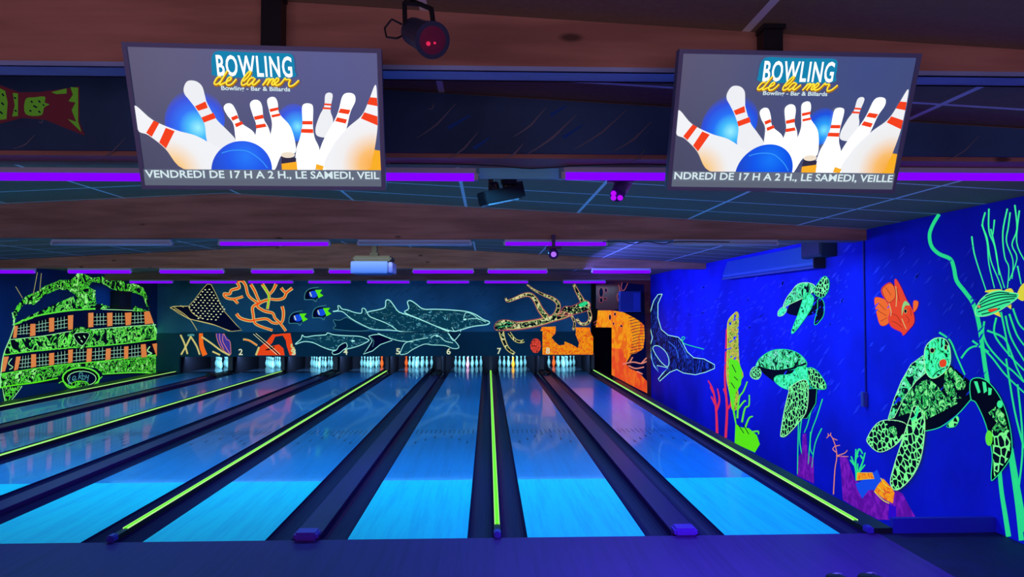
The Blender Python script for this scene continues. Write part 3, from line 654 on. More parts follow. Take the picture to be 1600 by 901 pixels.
m = Mural('Y', YLW, ZD)
ten = [([(195, 440), (210, 500), (240, 560), (288, 597)], 7, 4), ([(250, 448), (290, 498), (330, 512), (355, 505)], 4, 4)]
for w, mm in ((1.2, G_tan), (.72, P_octo)):
    for p, a, b in ten: m.line(p, a * w, mm, b * w, bump=False)
    m.layer += 1
m.build('painted_octopus_arm_tips', 'two patterned octopus arm tips painted low above the pins of lane seven')
m = Mural('Y', YLW, ZD)
m.ell(437, 540, 38, 52, P_redcor).build('painted_round_coral', 'round red coral painted left of the orange coral block over lane eight')
m = Mural('Y', YLW, ZD)
m.fill([(485, 430), (578, 430), (575, 455), (548, 482), (575, 515), (602, 538), (640, 532), (640, 510), (690, 530), (735, 556), (742, 520), (718, 462), (722, 430), (818, 430), (842, 482), (842, 603), (485, 603)], P_orange2, False)
m.build('painted_coral_block', 'square block of orange coral painted above the pins of lane eight')
m = Mural('Y', YU, ZD)
m.fill([(480, 408), (578, 405), (578, 432), (470, 436)], P_orange2, False).layer -= 1
m.fill([(718, 410), (820, 412), (822, 434), (718, 432)], P_orange2, False)
m.build('painted_orange_coral', 'orange coral tips painted under the octopus above the coral block')
# faint slanting streaks painted on the end wall
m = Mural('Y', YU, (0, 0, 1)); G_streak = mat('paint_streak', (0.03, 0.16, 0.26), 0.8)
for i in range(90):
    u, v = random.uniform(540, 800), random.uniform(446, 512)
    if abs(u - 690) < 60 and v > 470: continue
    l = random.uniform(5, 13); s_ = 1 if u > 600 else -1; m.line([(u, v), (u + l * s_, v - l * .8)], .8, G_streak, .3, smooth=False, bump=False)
m.build('painted_slant_streaks', 'faint slanting streaks painted around the dolphins on the end wall', kind='stuff')

# lane numbers
def glyphs(body, w, h, m, loc, rot, name, parent=None, bold=0.0, shear=0.0, mw=None, space=1.0):
    cu = bpy.data.curves.new(name, 'FONT'); cu.body = body; cu.size = 1; cu.offset = bold; cu.shear = shear; cu.resolution_u = 3; cu.space_character = space
    t = bpy.data.objects.new(name, cu); C.objects.link(t); bpy.context.view_layer.update()
    me = bpy.data.meshes.new_from_object(t.evaluated_get(bpy.context.evaluated_depsgraph_get()))
    bpy.data.objects.remove(t)
    xs = [v.co.x for v in me.vertices]; ys = [v.co.y for v in me.vertices]
    for v in me.vertices:
        v.co = Vector(((v.co.x - min(xs)) / (max(xs) - min(xs)) * w, 0, (v.co.y - min(ys)) / (max(ys) - min(ys)) * h))
    me.materials.clear(); me.materials.append(m); o = bpy.data.objects.new(name, me); C.objects.link(o)
    if mw is not None: o.matrix_world = mw
    else: o.location = loc; o.rotation_euler = rot
    o.parent = parent
    return o
for n, (u, v) in {2: (376, 550), 3: (459, 550), 4: (540, 549.5), 5: (622, 549), 6: (701, 549), 7: (780, 548.5), 8: (856, 548)}.items():
    a = at_y(u - 3.2, v + 4.5, YM); w = 7 / 47; h = 9.5 / 47
    glyphs(str(n), w * .9, h, G_cream, (a.x, YM - .010, a.z), (0, 0, 0), 'lane_number', mask_low, .02)

# --- fascia painting: fish tail and streaks
m = Mural('Y', -2.352, (0, 0, 1)); Gt = glow('paint_dim_red', lin(80, 26, 42), .5); Gg = glow('paint_dim_green', lin(80, 130, 40), .5)
m.fill([(-60, 110), (0, 133), (30, 144), (60, 144), (90, 140), (124, 135), (124, 190), (133, 212), (110, 203), (70, 187), (35, 184), (0, 193), (-60, 230)], Gt, False)
m.fill([(-8, 134), (8, 142), (12, 160), (10, 186), (-8, 188)], Gg, False).layer -= 1
m.fill([(20, 145), (28, 146), (28, 181), (19, 182), (23, 165)], Gg, False).layer -= 1
m.fill([(40, 155), (54, 152), (70, 151), (70, 160), (77, 163), (69, 168), (64, 180), (40, 178)], Gg).layer -= 1
m.fill([(80, 144), (104, 138), (104, 146), (88, 147)], Gg, False).layer -= 1
m.fill([(110, 136), (122, 137), (122, 190), (127, 206), (106, 186), (119, 190), (112, 172), (118, 160), (107, 158), (114, 148)], Gg, False)
m.lines([[(3, 146), (6, 150)], [(2, 160), (6, 164)], [(0, 174), (4, 178)], [(48, 158), (51, 160)], [(60, 157), (63, 160)], [(52, 165), (58, 168)], [(46, 172), (49, 174)], [(60, 173), (63, 176)], [(67, 163), (69, 165)], [(22, 152), (25, 154)], [(23, 172), (26, 174)]], 2.4, G_navy)
m.build('painted_fish_tail', 'dim red and green fish tail painted on the board left of the left screen')
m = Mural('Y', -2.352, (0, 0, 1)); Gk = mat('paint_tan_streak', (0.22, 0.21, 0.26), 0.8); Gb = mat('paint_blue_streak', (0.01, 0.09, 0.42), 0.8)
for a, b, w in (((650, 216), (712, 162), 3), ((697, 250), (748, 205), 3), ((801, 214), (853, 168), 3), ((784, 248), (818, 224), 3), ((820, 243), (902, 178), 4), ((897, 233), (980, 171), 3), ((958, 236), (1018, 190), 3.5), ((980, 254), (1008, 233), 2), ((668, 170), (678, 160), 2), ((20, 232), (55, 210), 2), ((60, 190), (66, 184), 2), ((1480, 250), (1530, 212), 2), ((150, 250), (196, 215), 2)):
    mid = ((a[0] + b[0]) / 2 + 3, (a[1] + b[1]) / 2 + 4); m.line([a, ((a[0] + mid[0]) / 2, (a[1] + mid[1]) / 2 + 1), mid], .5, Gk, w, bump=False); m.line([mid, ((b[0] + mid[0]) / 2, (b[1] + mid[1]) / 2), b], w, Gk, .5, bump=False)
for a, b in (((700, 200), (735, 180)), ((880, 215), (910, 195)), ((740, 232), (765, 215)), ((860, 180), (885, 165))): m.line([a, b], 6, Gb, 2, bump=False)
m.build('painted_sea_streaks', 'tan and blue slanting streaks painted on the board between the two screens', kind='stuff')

# --- orange coral wall around the service doorway, at the far end beside lane eight
M_owall = mat('dull_red_wall_paint', (0.22, 0.035, 0.03), 0.8, noise=0.3, nscale=3)
struct('wall_service', B((3.06, XR, YB, YB + .12, 1.56, 2.87), (3.50, XR, YB, YB + .12, -1.2, 1.56)), M_owall)
m = Mural('Y', YB, ZD)
m.fill([(862, 92), (1040, 95), (1090, 100), (1200, 110), (1222, 880), (1110, 880), (1110, 360), (1000, 292), (990, 280), (860, 280)], G_navy, False)
m.fill([(862, 110), (1035, 95), (1030, 285), (862, 280)], mat('paint_dull_rust', (0.28, 0.05, 0.03), .8), False)
m.shape([(875, 292), (960, 292), (1040, 300), (1090, 318), (1150, 350), (1200, 395), (1205, 480), (1195, 560), (1150, 590), (1110, 600), (1070, 665), (1100, 700), (1160, 725), (1220, 790), (1222, 875), (1150, 840), (972, 745), (972, 412), (860, 410), (870, 350)], P_orange, 0, None, False)
m.fill([(974, 560), (1040, 560), (1075, 640), (1070, 665), (1100, 700), (1160, 725), (1220, 790), (1222, 875), (1150, 840), (974, 745)], P_orange3, False)
for i in range(13):
    y = 325 + i * 21; x0 = 1120 - abs(i - 7) * 4
    m.line([(x0, y + 20), (1160, y + 6), (1196, y + 4), (1222, y - 4 + i)], 1.1, G_navy, .6, bump=False)
m.layer += 1
for q in ((898, 165, 16, 34), (932, 150, 10, 16), (925, 210, 14, 8), (898, 220, 12, 18)): m.ell(*q, G_black, .7, G_pink)
for q in ((960, 340, 8, 20), (995, 318, 7, 13), (1040, 402, 9, 8), (985, 385, 6, 10)): m.ell(*q, G_black, .5, G_skin)
m.lines([[(1050, 670), (1120, 655), (1180, 665), (1218, 650)], [(1100, 655), (1120, 620)], [(1180, 665), (1218, 625)], [(1090, 680), (1140, 700), (1200, 690)], [(1150, 720), (1190, 740)]], 2.0, G_skin)
m.lines([[(1020, 110), (1030, 150), (1010, 190), (1020, 230)], [(1045, 95), (1040, 140), (1060, 150), (1085, 100)], [(1030, 150), (1050, 170)], [(845, 380), (870, 360)], [(850, 395), (868, 385)]], 1.0, G_pink)
m.build('painted_fan_coral', 'tall bright orange fan coral painted around the dark doorway at the far corner')

# --- right wall
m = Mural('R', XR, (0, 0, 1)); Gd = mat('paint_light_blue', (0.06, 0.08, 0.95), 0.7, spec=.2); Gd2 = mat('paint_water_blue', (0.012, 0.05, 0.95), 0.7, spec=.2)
rnd = random.Random(3)
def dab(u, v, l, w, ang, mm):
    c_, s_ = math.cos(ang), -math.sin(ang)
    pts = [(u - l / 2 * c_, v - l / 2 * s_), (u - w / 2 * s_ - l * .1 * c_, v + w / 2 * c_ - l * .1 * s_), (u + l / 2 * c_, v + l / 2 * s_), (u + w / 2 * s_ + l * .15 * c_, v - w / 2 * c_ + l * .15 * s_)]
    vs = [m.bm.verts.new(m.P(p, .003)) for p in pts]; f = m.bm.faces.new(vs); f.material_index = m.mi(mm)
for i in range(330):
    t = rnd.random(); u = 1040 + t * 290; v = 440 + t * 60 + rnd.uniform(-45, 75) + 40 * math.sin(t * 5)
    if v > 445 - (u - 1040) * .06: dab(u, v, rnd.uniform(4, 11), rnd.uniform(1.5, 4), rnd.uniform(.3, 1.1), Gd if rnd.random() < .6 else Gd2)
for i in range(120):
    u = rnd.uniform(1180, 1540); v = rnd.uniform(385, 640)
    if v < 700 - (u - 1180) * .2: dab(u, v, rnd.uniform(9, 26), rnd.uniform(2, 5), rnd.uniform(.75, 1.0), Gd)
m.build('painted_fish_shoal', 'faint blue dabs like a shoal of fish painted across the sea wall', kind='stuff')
# manta
m = Mural('R', XR, ZE)
m.shape([(205, 222), (180, 225), (155, 262), (135, 330), (130, 400), (148, 478), (136, 520), (140, 590), (158, 645), (182, 678), (175, 640), (240, 655), (215, 680), (182, 720), (190, 733), (222, 704), (250, 680), (290, 664), (330, 685), (400, 695), (460, 680), (512, 658), (512, 636), (450, 602), (390, 595), (352, 560), (322, 500), (300, 475), (240, 463), (200, 430), (180, 360), (180, 280)], P_manta, 1.1, G_cyan, False)
m.line([(320, 500), (322, 475), (338, 478), (330, 510), (450, 545)], 1.2, G_mint).shape([(150, 540), (180, 525), (225, 560), (245, 610), (235, 648), (190, 610)], glow('paint_manta_blue', lin(25, 40, 190), .6), 1.0, G_cyan)
m.lines([[(140, 560), (150, 620), (182, 678)], [(240, 655), (200, 690)], [(240, 500), (285, 540), (300, 600)], [(300, 490), (340, 560), (350, 600)]], .9, G_sky)
m.build('painted_manta_ray', 'dark manta ray with pale blue outline painted on the right wall nearest the orange coral')
def coral_lines(name, label, view, strokes, w, mm, w2=None, group=None):
    q = Mural('R', XR, view); q.lines(strokes, w, mm, w2); return q.build(name, label, group)
coral_lines('painted_whip_coral', 'low pink whip coral painted under the manta ray', ZH, [[(130, 376), (125, 250), (110, 160), (85, 110)], [(125, 262), (142, 210), (132, 150)], [(112, 170), (95, 140)], [(122, 230), (100, 190)]], 4.2, G_rose, 1.8)
coral_lines('painted_whip_coral', 'tall pink whip coral painted against the yellow tube coral', ZH, [[(173, 398), (180, 250), (170, 120), (172, 20), (178, -150)], [(180, 255), (200, 225), (198, 170)], [(176, 180), (162, 150)]], 4.2, G_rose, 2.2)
m = Mural('R', XR, ZE)
m.fill([(640, 325), (655, 350), (652, 450), (655, 560), (662, 640), (682, 700), (650, 760), (655, 830), (640, 898), (615, 898), (600, 800), (583, 700), (588, 500), (588, 400), (605, 358)], P_fleck, True)
m.line([(640, 325), (605, 358), (588, 400), (588, 500), (583, 700), (600, 800), (615, 898)], 1.0, G_yel)
m.view(*ZH)
m.fill([(190, 0), (235, 10), (256, 60), (250, 130), (222, 175), (215, 240), (228, 330), (250, 345), (290, 350), (330, 385), (345, 430), (320, 472), (218, 425), (222, 330), (190, 170)], G_lime, False)
m.lines([[(232, 300), (240, 200), (262, 165), (282, 115)], [(255, 320), (270, 250), (290, 235), (292, 182)], [(230, 260), (265, 215), (275, 215)], [(270, 350), (290, 300), (310, 290)], [(300, 370), (335, 365), (338, 380)], [(240, 100), (262, 90)], [(215, 240), (205, 180)]], 3.0, G_green, 2.0)
m.lines([[(205, 30), (225, 70)], [(215, 90), (235, 110)], [(200, 120), (220, 150)], [(235, 330), (265, 375)], [(260, 330), (290, 380)]], 1.2, G_black)
m.build('painted_tube_coral', 'tall column of orange to lime coral painted between manta ray and turtles')
# small turtle
m = Mural('R', XR, ZE)
m.fill([(925, 300), (1000, 260), (1090, 205), (1140, 240), (1122, 310), (1070, 347), (1000, 350), (940, 335)], G_black)
m.shape([(1118, 255), (1140, 250), (1155, 285), (1150, 350), (1110, 400), (1097, 388), (1115, 310)], G_black, 1.0, G_mint)
m.shape([(915, 298), (935, 312), (915, 345), (885, 350), (888, 320)], P_shell2, .9, G_pale)
m.shape([(915, 298), (935, 245), (965, 205), (1000, 165), (1055, 155), (1098, 172), (1092, 205), (1030, 245), (960, 278)], P_shell, 1.1, G_pale)
m.shape([(1095, 212), (1125, 150), (1158, 118), (1182, 145), (1178, 200), (1142, 243)], P_scale2, 1.1, G_mint)
m.shape([(1045, 215), (1092, 240), (1080, 300), (1035, 375), (975, 450), (965, 435), (1000, 345), (1025, 270)], P_shell2, 1.1, G_mint)
m.build('painted_sea_turtle', 'smallest green sea turtle painted on the right wall, swimming up', 'sea turtles painted on the right wall')
# middle turtle
m = Mural('R', XR, ZE)
m.fill([(768, 645), (860, 668), (1050, 640), (1110, 770), (1105, 860), (1060, 900), (1040, 840), (950, 780), (880, 750), (800, 690)], G_black, False)
m.shape([(720, 690), (735, 655), (768, 648), (786, 685), (768, 720), (735, 715)], P_scale2, .9, G_pale)
m.shape([(755, 640), (790, 588), (860, 550), (950, 550), (1020, 582), (1052, 640), (960, 665), (860, 672), (780, 655)], P_shell, 1.2, G_mint, True)
m.line([(765, 648), (860, 672), (960, 660), (1050, 628)], 3.2, G_black)
m.shape([(862, 728), (880, 700), (960, 690), (1000, 650), (1058, 655), (1080, 720), (1050, 800), (955, 785), (900, 765)], P_shell2, .9, G_mint)
m.shape([(1060, 658), (1108, 668), (1158, 735), (1162, 778), (1100, 775), (1068, 745)], P_scale, 1.1, G_mint)
m.view(*ZH)
m.shape([(580, 152), (632, 150), (626, 225), (582, 300), (560, 300), (572, 220)], G_black, .9, G_mint, False)
m.shape([(500, 140), (580, 110), (582, 250), (540, 320), (482, 383), (455, 392), (450, 372), (468, 260), (490, 170)], P_scale, 1.3, G_pale)
m.build('painted_sea_turtle', 'domed green sea turtle painted on the right wall, flipper hanging down', 'sea turtles painted on the right wall')
coral_lines('painted_sea_grass', 'pale sea grass blades painted under the domed turtle', ZH, [[(540, 300), (536, 450), (534, 580)], [(555, 300), (545, 400), (556, 482)], [(602, 262), (585, 330), (568, 372)], [(660, 202), (632, 290), (602, 380), (588, 530)], [(656, 350), (622, 430), (606, 548)], [(600, 368), (598, 450), (610, 480)]], 1.9, G_mint, 1.3)
m = Mural('R', XR, ZH); m.fill([(560, 380), (578, 375), (586, 480), (615, 500), (618, 628), (532, 588), (540, 490), (556, 470)], P_rock, False)
m.build('painted_violet_pillar', 'violet rock pillar painted under the domed turtle')
coral_lines('painted_fern_coral', 'thin salmon fern coral painted left of the violet rock', ZH, [[(715, 682), (722, 560), (732, 490), (722, 430), (700, 385), (680, 400)], [(732, 488), (770, 475), (785, 460)], [(732, 490), (790, 492)], [(724, 440), (748, 435)], [(728, 470), (712, 455), (722, 440)], [(710, 400), (735, 410)], [(700, 385), (702, 372)], [(690, 392), (688, 375)]], 1.7, G_skin, 1.1)
# rock with its corals
m = Mural('R', XR, ZG)
m.fill([(84, 508), (115, 514), (130, 560), (150, 612), (240, 645), (330, 655), (345, 665), (380, 730), (408, 776), (245, 772), (170, 735), (98, 690), (92, 600)], P_rock, False)
m.fill([(150, 625), (195, 600), (240, 565), (258, 612), (230, 650), (205, 650), (178, 686), (160, 650)], G_blue, False)
m.fill([(290, 705), (300, 712), (318, 718), (320, 768), (285, 770)], glow('paint_indigo', lin(50, 10, 215), .7), False)
m.shape([(158, 578), (220, 578), (228, 603), (190, 605), (155, 610)], P_orange2, .7, G_yel, False)
m.shape([(265, 602), (300, 640), (312, 660), (305, 705), (272, 690), (228, 655), (240, 632)], P_orange2, 0, None, False).lines([[(228, 655), (262, 690), (290, 705)], [(240, 635), (270, 660)], [(255, 600), (270, 625), (295, 640)]], 1.4, G_yel)
m.build('painted_violet_rock', 'violet rock with blue and orange crusts painted low under the biggest turtle')
coral_lines('painted_fern_coral', 'bushy green fern coral painted on top of the violet rock', ZG, [[(155, 610), (150, 560), (132, 510)], [(150, 560), (152, 480)], [(155, 590), (178, 540), (190, 495)], [(145, 545), (128, 525)], [(152, 520), (165, 480), (180, 500)], [(160, 580), (190, 545)], [(150, 500), (162, 512)], [(155, 600), (160, 540)], [(180, 520), (170, 505)]], 3.4, G_mint, 2.0)
# right edge seaweed
coral_lines('painted_kelp_stalk', 'thick teal kelp stalk winding from ceiling to floor at the right wall', ZF, [[(580, 50), (545, 110), (528, 165), (540, 225), (580, 265), (640, 292), (660, 340), (675, 410), (720, 470), (765, 535), (795, 640), (812, 750), (830, 880), (850, 1000)]], 5.5, G_mint, 7)
kelp = [[(830, 40), (815, 110), (840, 180), (860, 300), (900, 400), (920, 455)], [(850, 20), (850, 140), (880, 220), (900, 330), (935, 450)], [(757, 170), (770, 260), (800, 360), (835, 465)], [(812, 105), (840, 200), (850, 320), (880, 450)],
        [(950, 20), (925, 150), (935, 280), (958, 340), (950, 450)], [(990, 0), (1002, 130), (975, 215), (1002, 290), (960, 410)], [(1015, 30), (1000, 200), (1042, 300)], [(965, 40), (955, 120), (945, 200), (980, 300), (975, 400)], [(880, 80), (872, 160)], [(1005, 330), (1025, 430)], [(860, 130), (890, 260), (905, 380)]]
coral_lines('painted_kelp_fronds', 'thin pale kelp fronds painted above the striped yellow fish', ZF, kelp, 2.6, G_green2, 1.6)
low = [[(825, 630), (820, 700), (850, 770), (930, 860), (980, 900), (1040, 960)], [(840, 680), (930, 720), (970, 800), (1000, 880), (1040, 960)], [(890, 610), (880, 700), (950, 800), (1045, 900)], [(760, 735), (820, 780), (870, 830), (940, 920), (1045, 1020)],
       [(700, 830), (740, 780), (790, 765), (850, 795)], [(580, 690), (640, 735), (680, 830), (720, 920)], [(960, 590), (1000, 700), (1045, 765)], [(940, 600), (970, 720), (1045, 850)], [(915, 580), (940, 700), (960, 820)], [(980, 560), (1010, 640), (1045, 680)]]
coral_lines('painted_kelp_branches', 'crossing green kelp branches painted behind the biggest turtle', ZF, low, 3.2, G_mint, 2.4)
m = Mural('R', XR, (0, 0, 1))
m.lines([[(1558, 690), (1564, 760), (1570, 800), (1576, 838)], [(1568, 640), (1580, 720), (1590, 790), (1596, 844)], [(1580, 700), (1592, 770), (1602, 830)]], 6, G_mint, 8); m.lines([[(1572, 560), (1585, 640), (1600, 700)], [(1590, 600), (1598, 690), (1592, 760)]], 3, G_mint)
m.build('painted_kelp_roots', 'broad green kelp stalks reaching the floor at the right edge')
# clown fish and striped fish
m = Mural('R', XR, ZF)
m.shape([(230, 510), (262, 503), (305, 528), (318, 580), (305, 640), (265, 652), (245, 600)], G_orange, .8, G_red)
m.shape([(440, 557), (443, 520), (467, 525), (460, 560), (442, 580)], G_orange, .8, G_red)
m.shape([(340, 405), (352, 408), (378, 455), (402, 510), (436, 570), (445, 635), (412, 680), (386, 706), (375, 688), (322, 660), (306, 615), (318, 570), (300, 530), (270, 480), (272, 448), (312, 420), (338, 440)], G_red, 1.0, G_rose)
m.shape([(275, 478), (275, 450), (312, 424), (338, 445), (342, 500), (305, 528)], G_orange, .6, G_black)
m.fill([(378, 600), (380, 550), (395, 520), (418, 535), (418, 545), (398, 545), (386, 570)], glow('paint_pale_lime', lin(150, 220, 130), .8)).lines([[(345, 440), (350, 490), (347, 550)], [(308, 532), (320, 575), (318, 600)], [(378, 615), (390, 645), (402, 672)]], 1.1, G_tan)
m.lines([[(320, 590), (350, 600), (375, 640)], [(325, 630), (350, 640), (380, 665)], [(250, 530), (290, 570)], [(245, 570), (295, 600)], [(262, 630), (298, 610)], [(400, 600), (418, 622), (408, 640)], [(425, 560), (430, 600)], [(290, 445), (320, 490)], [(350, 450), (365, 520)]], .7, glow('paint_dark_red', lin(130, 20, 10), .8)).ell(398, 575, 8, 11, G_black, .6, G_tan)
m.build('painted_clownfish', 'bright orange red clownfish painted on the right wall')
m = Mural('R', XR, ZF)
m.fill([(1003, 482), (1022, 440), (1045, 428), (1042, 515), (1008, 508)], G_yel).fill([(935, 462), (970, 452), (985, 478), (960, 480)], G_yel).fill([(870, 588), (915, 608), (905, 578)], G_yel, False).fill([(948, 550), (970, 566), (972, 538)], G_yel, False).fill([(830, 472), (850, 460), (920, 458), (900, 475)], G_yel)
m.shape([(775, 575), (785, 545), (810, 508), (850, 478), (905, 463), (960, 472), (1008, 482), (1000, 508), (950, 545), (890, 582), (830, 602), (785, 600)], G_green2, .9, G_pale)
m.lines([[(800, 530), (850, 500), (920, 485), (1000, 488)], [(790, 548), (850, 518), (920, 500), (1000, 496)], [(785, 562), (850, 538), (930, 515), (990, 506)], [(790, 580), (850, 560), (930, 532), (965, 525)], [(810, 592), (860, 580), (910, 560)], [(830, 495), (900, 474), (960, 478)]], 1.7, G_navy)
m.fill([(845, 567), (890, 558), (893, 568), (860, 580)], G_red).ell(797, 550, 9, 9, G_skin, .6, G_black)
m.build('painted_striped_fish', 'striped green fish with yellow fins painted at the far right edge')
# big turtle
m = Mural('R', XR, ZG)
m.fill([(290, 360), (330, 250), (350, 180), (435, 110), (470, 80), (540, 130), (620, 195), (645, 240), (628, 275), (570, 335), (500, 388), (437, 406), (360, 400), (300, 380)], G_black, False)
m.shape([(285, 356), (310, 275), (340, 200), (380, 130), (430, 92), (440, 165), (400, 200), (350, 270), (310, 350)], P_shell, 1.2, G_pale, False)
m.line([(437, 406), (500, 390), (570, 340), (628, 275)], 1.4, G_mint).shape([(527, 386), (568, 345), (578, 362), (560, 388)], P_scale, .9, G_mint)
m.fill([(330, 345), (345, 280), (375, 240), (410, 205), (455, 190), (490, 220), (520, 260), (560, 270), (575, 290), (520, 320), (440, 360), (400, 350), (370, 330)], P_skin, False)
m.fill([(520, 165), (545, 140), (610, 205), (600, 232), (560, 240), (590, 270), (545, 275), (515, 230)], P_skin, False)
m.shape([(278, 360), (345, 368), (362, 395), (330, 450), (280, 485), (240, 490), (202, 456), (200, 432), (235, 378)], P_scale, 1.2, G_pale)
m.fill([(280, 365), (350, 372), (360, 395), (330, 430), (300, 400)], G_black).fill([(285, 395), (315, 388), (320, 425), (290, 432)], P_skin)
m.shape([(628, 196), (680, 190), (732, 240), (772, 320), (796, 430), (790, 520), (722, 606), (712, 590), (716, 500), (690, 380), (650, 290), (628, 272)], G_black, 1.4, G_mint)
m.fill([(715, 400), (730, 370), (785, 400), (792, 450), (786, 515), (724, 598), (720, 500)], P_scale, False)
m.fill([(640, 200), (655, 200), (668, 245), (658, 250)], G_green2, False).fill([(675, 200), (690, 205), (695, 240), (682, 250)], G_green2, False).fill([(700, 225), (715, 230), (712, 255), (700, 258)], G_green2, False).ell(748, 295, 12, 16, G_green2).ell(703, 435, 15, 32, G_green)
m.fill([(700, 330), (735, 300), (768, 340), (780, 400), (745, 415), (715, 400), (735, 370)], P_skin, False)
m.shape([(393, 302), (430, 328), (437, 400), (420, 520), (380, 600), (322, 650), (295, 620), (310, 550), (345, 440), (375, 350)], P_scale, 1.5, G_pale)
m.line([(410, 305), (400, 345), (380, 360)], 4, G_green2)
m.shape([(435, 92), (445, 50), (480, 22), (520, 25), (540, 60), (542, 125), (515, 165), (470, 188), (442, 160)], P_shell2, 1.3, G_pale)
m.fill([(498, 118), (515, 108), (527, 118), (522, 138), (502, 140)], G_red).ell(468, 72, 9, 10, G_black, .7, G_tan).ell(524, 60, 6, 10, G_black, .7, G_tan).line([(470, 180), (490, 160), (520, 145)], 1.5, G_black)
m.build('painted_sea_turtle', 'biggest green sea turtle painted on the right wall, head up, orange mouth', 'sea turtles painted on the right wall')
# ------------------------------------------------------------------ hanging screens
import numpy as np
ZQ = [(45, 76), (1428, 102), (1450, 832), (170, 830)]            # screen corners in the tracing view
def homog(src, dst):
    A = []; bb = []
    for (x, y), (u, v) in zip(src, dst):
        A.append([x, y, 1, 0, 0, 0, -u * x, -u * y]); bb.append(u); A.append([0, 0, 0, x, y, 1, -v * x, -v * y]); bb.append(v)
    h = np.linalg.solve(np.array(A, float), np.array(bb, float)); return list(h) + [1.0]
HM = homog(ZQ, [(0, 0), (1, 0), (1, 1), (0, 1)])
def scr(p):
    w = HM[6] * p[0] + HM[7] * p[1] + 1
    return ((HM[0] * p[0] + HM[1] * p[1] + HM[2]) / w, (HM[3] * p[0] + HM[4] * p[1] + HM[5]) / w)
SW, SH = .868, .488
def radial(name, cx, cz, r, stops, s=1.0):      # a disc with a soft rim as the screen shows it
    mm, nt, b = nodes(name); L = nt.links.new
    tc = nt.nodes.new('ShaderNodeTexCoord'); vd = nt.nodes.new('ShaderNodeVectorMath'); vd.operation = 'DISTANCE'; vd.inputs[1].default_value = (cx, 0, cz)
    sp = nt.nodes.new('ShaderNodeVectorMath'); sp.operation = 'MULTIPLY'; sp.inputs[1].default_value = (1, 0, 1); L(tc.outputs['Object'], sp.inputs[0]); L(sp.outputs[0], vd.inputs[0])
    dv = nt.nodes.new('ShaderNodeMath'); dv.operation = 'DIVIDE'; dv.inputs[1].default_value = r; L(vd.outputs['Value'], dv.inputs[0])
    rr = nt.nodes.new('ShaderNodeValToRGB'); e = rr.color_ramp.elements; e[0].position, e[0].color = stops[0][0], (*stops[0][1], 1); e[1].position, e[1].color = stops[1][0], (*stops[1][1], 1)
    for p, c in stops[2:]: q = e.new(p); q.color = (*c, 1)
    L(dv.outputs[0], rr.inputs[0]); L(rr.outputs[0], b.inputs['Emission Color']); b.inputs['Emission Strength'].default_value = s
    b.inputs['Base Color'].default_value = (0, 0, 0, 1); b.inputs['Roughness'].default_value = .3
    return mm
def sglow(name, c, s=1.0): return glow(name, c, s, base=(0, 0, 0))
S_bg = radial('screen_ground', .25, .2, .9, [(0, lin(62, 76, 132)), (.6, lin(72, 78, 112)), (1, lin(66, 68, 90))])
S_white = sglow('screen_white', lin(250, 255, 255), 1.25); S_pin = sglow('screen_pin_white', lin(238, 240, 245), 1.0); S_red = sglow('screen_red', lin(245, 65, 30))
S_amber = sglow('screen_amber', lin(250, 175, 40)); S_peach = sglow('screen_peach', lin(250, 215, 185)); S_dk = sglow('screen_dark', lin(50, 45, 70)); S_cream = sglow('screen_cream', lin(240, 225, 205))
S_grey = sglow('screen_grey_band', lin(100, 108, 128)); S_greylow = sglow('screen_low_grey', lin(95, 102, 120)); S_tick = sglow('ticker_white', lin(215, 235, 240))
S_yel = sglow('script_yellow', lin(255, 225, 60), 1.1); S_brown = sglow('script_shadow', lin(170, 110, 10)); S_teal = sglow('logo_teal', lin(20, 130, 175))
def local(p):
    u, v = scr(p); return ((u - .5) * SW, (.5 - v) * SH)
class Screen:
    def __init__(s): s.bm = bmesh.new(); s.mats = []; s.n = 0
    def fill(s, pts, mm, smooth=False, raw=False):
        q = pts if raw else [local(p) for p in pts]
        if smooth: q = crom(q, True, 5)
        q = [(max(-SW / 2, min(SW / 2, a)), max(-SH / 2, min(SH / 2, b))) for a, b in q]
        if mm not in s.mats: s.mats.append(mm)
        i = s.mats.index(mm); s.n += 1; y = -.0003 * s.n
        vs = [s.bm.verts.new((a, y, b)) for a, b in q]
        for t in tessellate_polygon([[Vector((a, b, 0)) for a, b in q]]):
            try: f = s.bm.faces.new([vs[k] for k in t]); f.material_index = i
            except ValueError: pass
        return y
    def line(s, pts, w, mm):
        q = crom(pts, False, 5); q = [local(p) for p in q]; N = len(q); L = []
        if mm not in s.mats: s.mats.append(mm)
        i = s.mats.index(mm); y = -.0003 * (s.n + 1); h = w * SW / 1390 / 2
        for j in range(N):
            a, b = q[max(j - 1, 0)], q[min(j + 1, N - 1)]; dx, dy = b[0] - a[0], b[1] - a[1]; l = math.hypot(dx, dy) or 1
            L.append((s.bm.verts.new((q[j][0] - dy / l * h, y, q[j][1] + dx / l * h)), s.bm.verts.new((q[j][0] + dy / l * h, y, q[j][1] - dx / l * h))))
        for (a, b), (c, d) in zip(L, L[1:]): f = s.bm.faces.new((a, b, d, c)); f.material_index = i
def circ(cx, cy, rx, ry, a0=0, a1=2 * PI, n=28): return [(cx + rx * math.cos(a0 + (a1 - a0) * k / n), cy - ry * math.sin(a0 + (a1 - a0) * k / n)) for k in range(n + (a1 - a0 < 6.2))]
bx1, bz1 = local((425, 490)); bx2, bz2 = local((975, 480)); bx3, bz3 = local((690, 745)); lx, lz = local((745, 175))
BG = lin(70, 77, 115)
S_b1 = radial('screen_blue_ball_left', bx1 + .01, bz1 - .02, .135, [(0, lin(150, 240, 255)), (.25, lin(60, 190, 250)), (.5, lin(10, 110, 245)), (.78, lin(25, 75, 220)), (1, BG)])
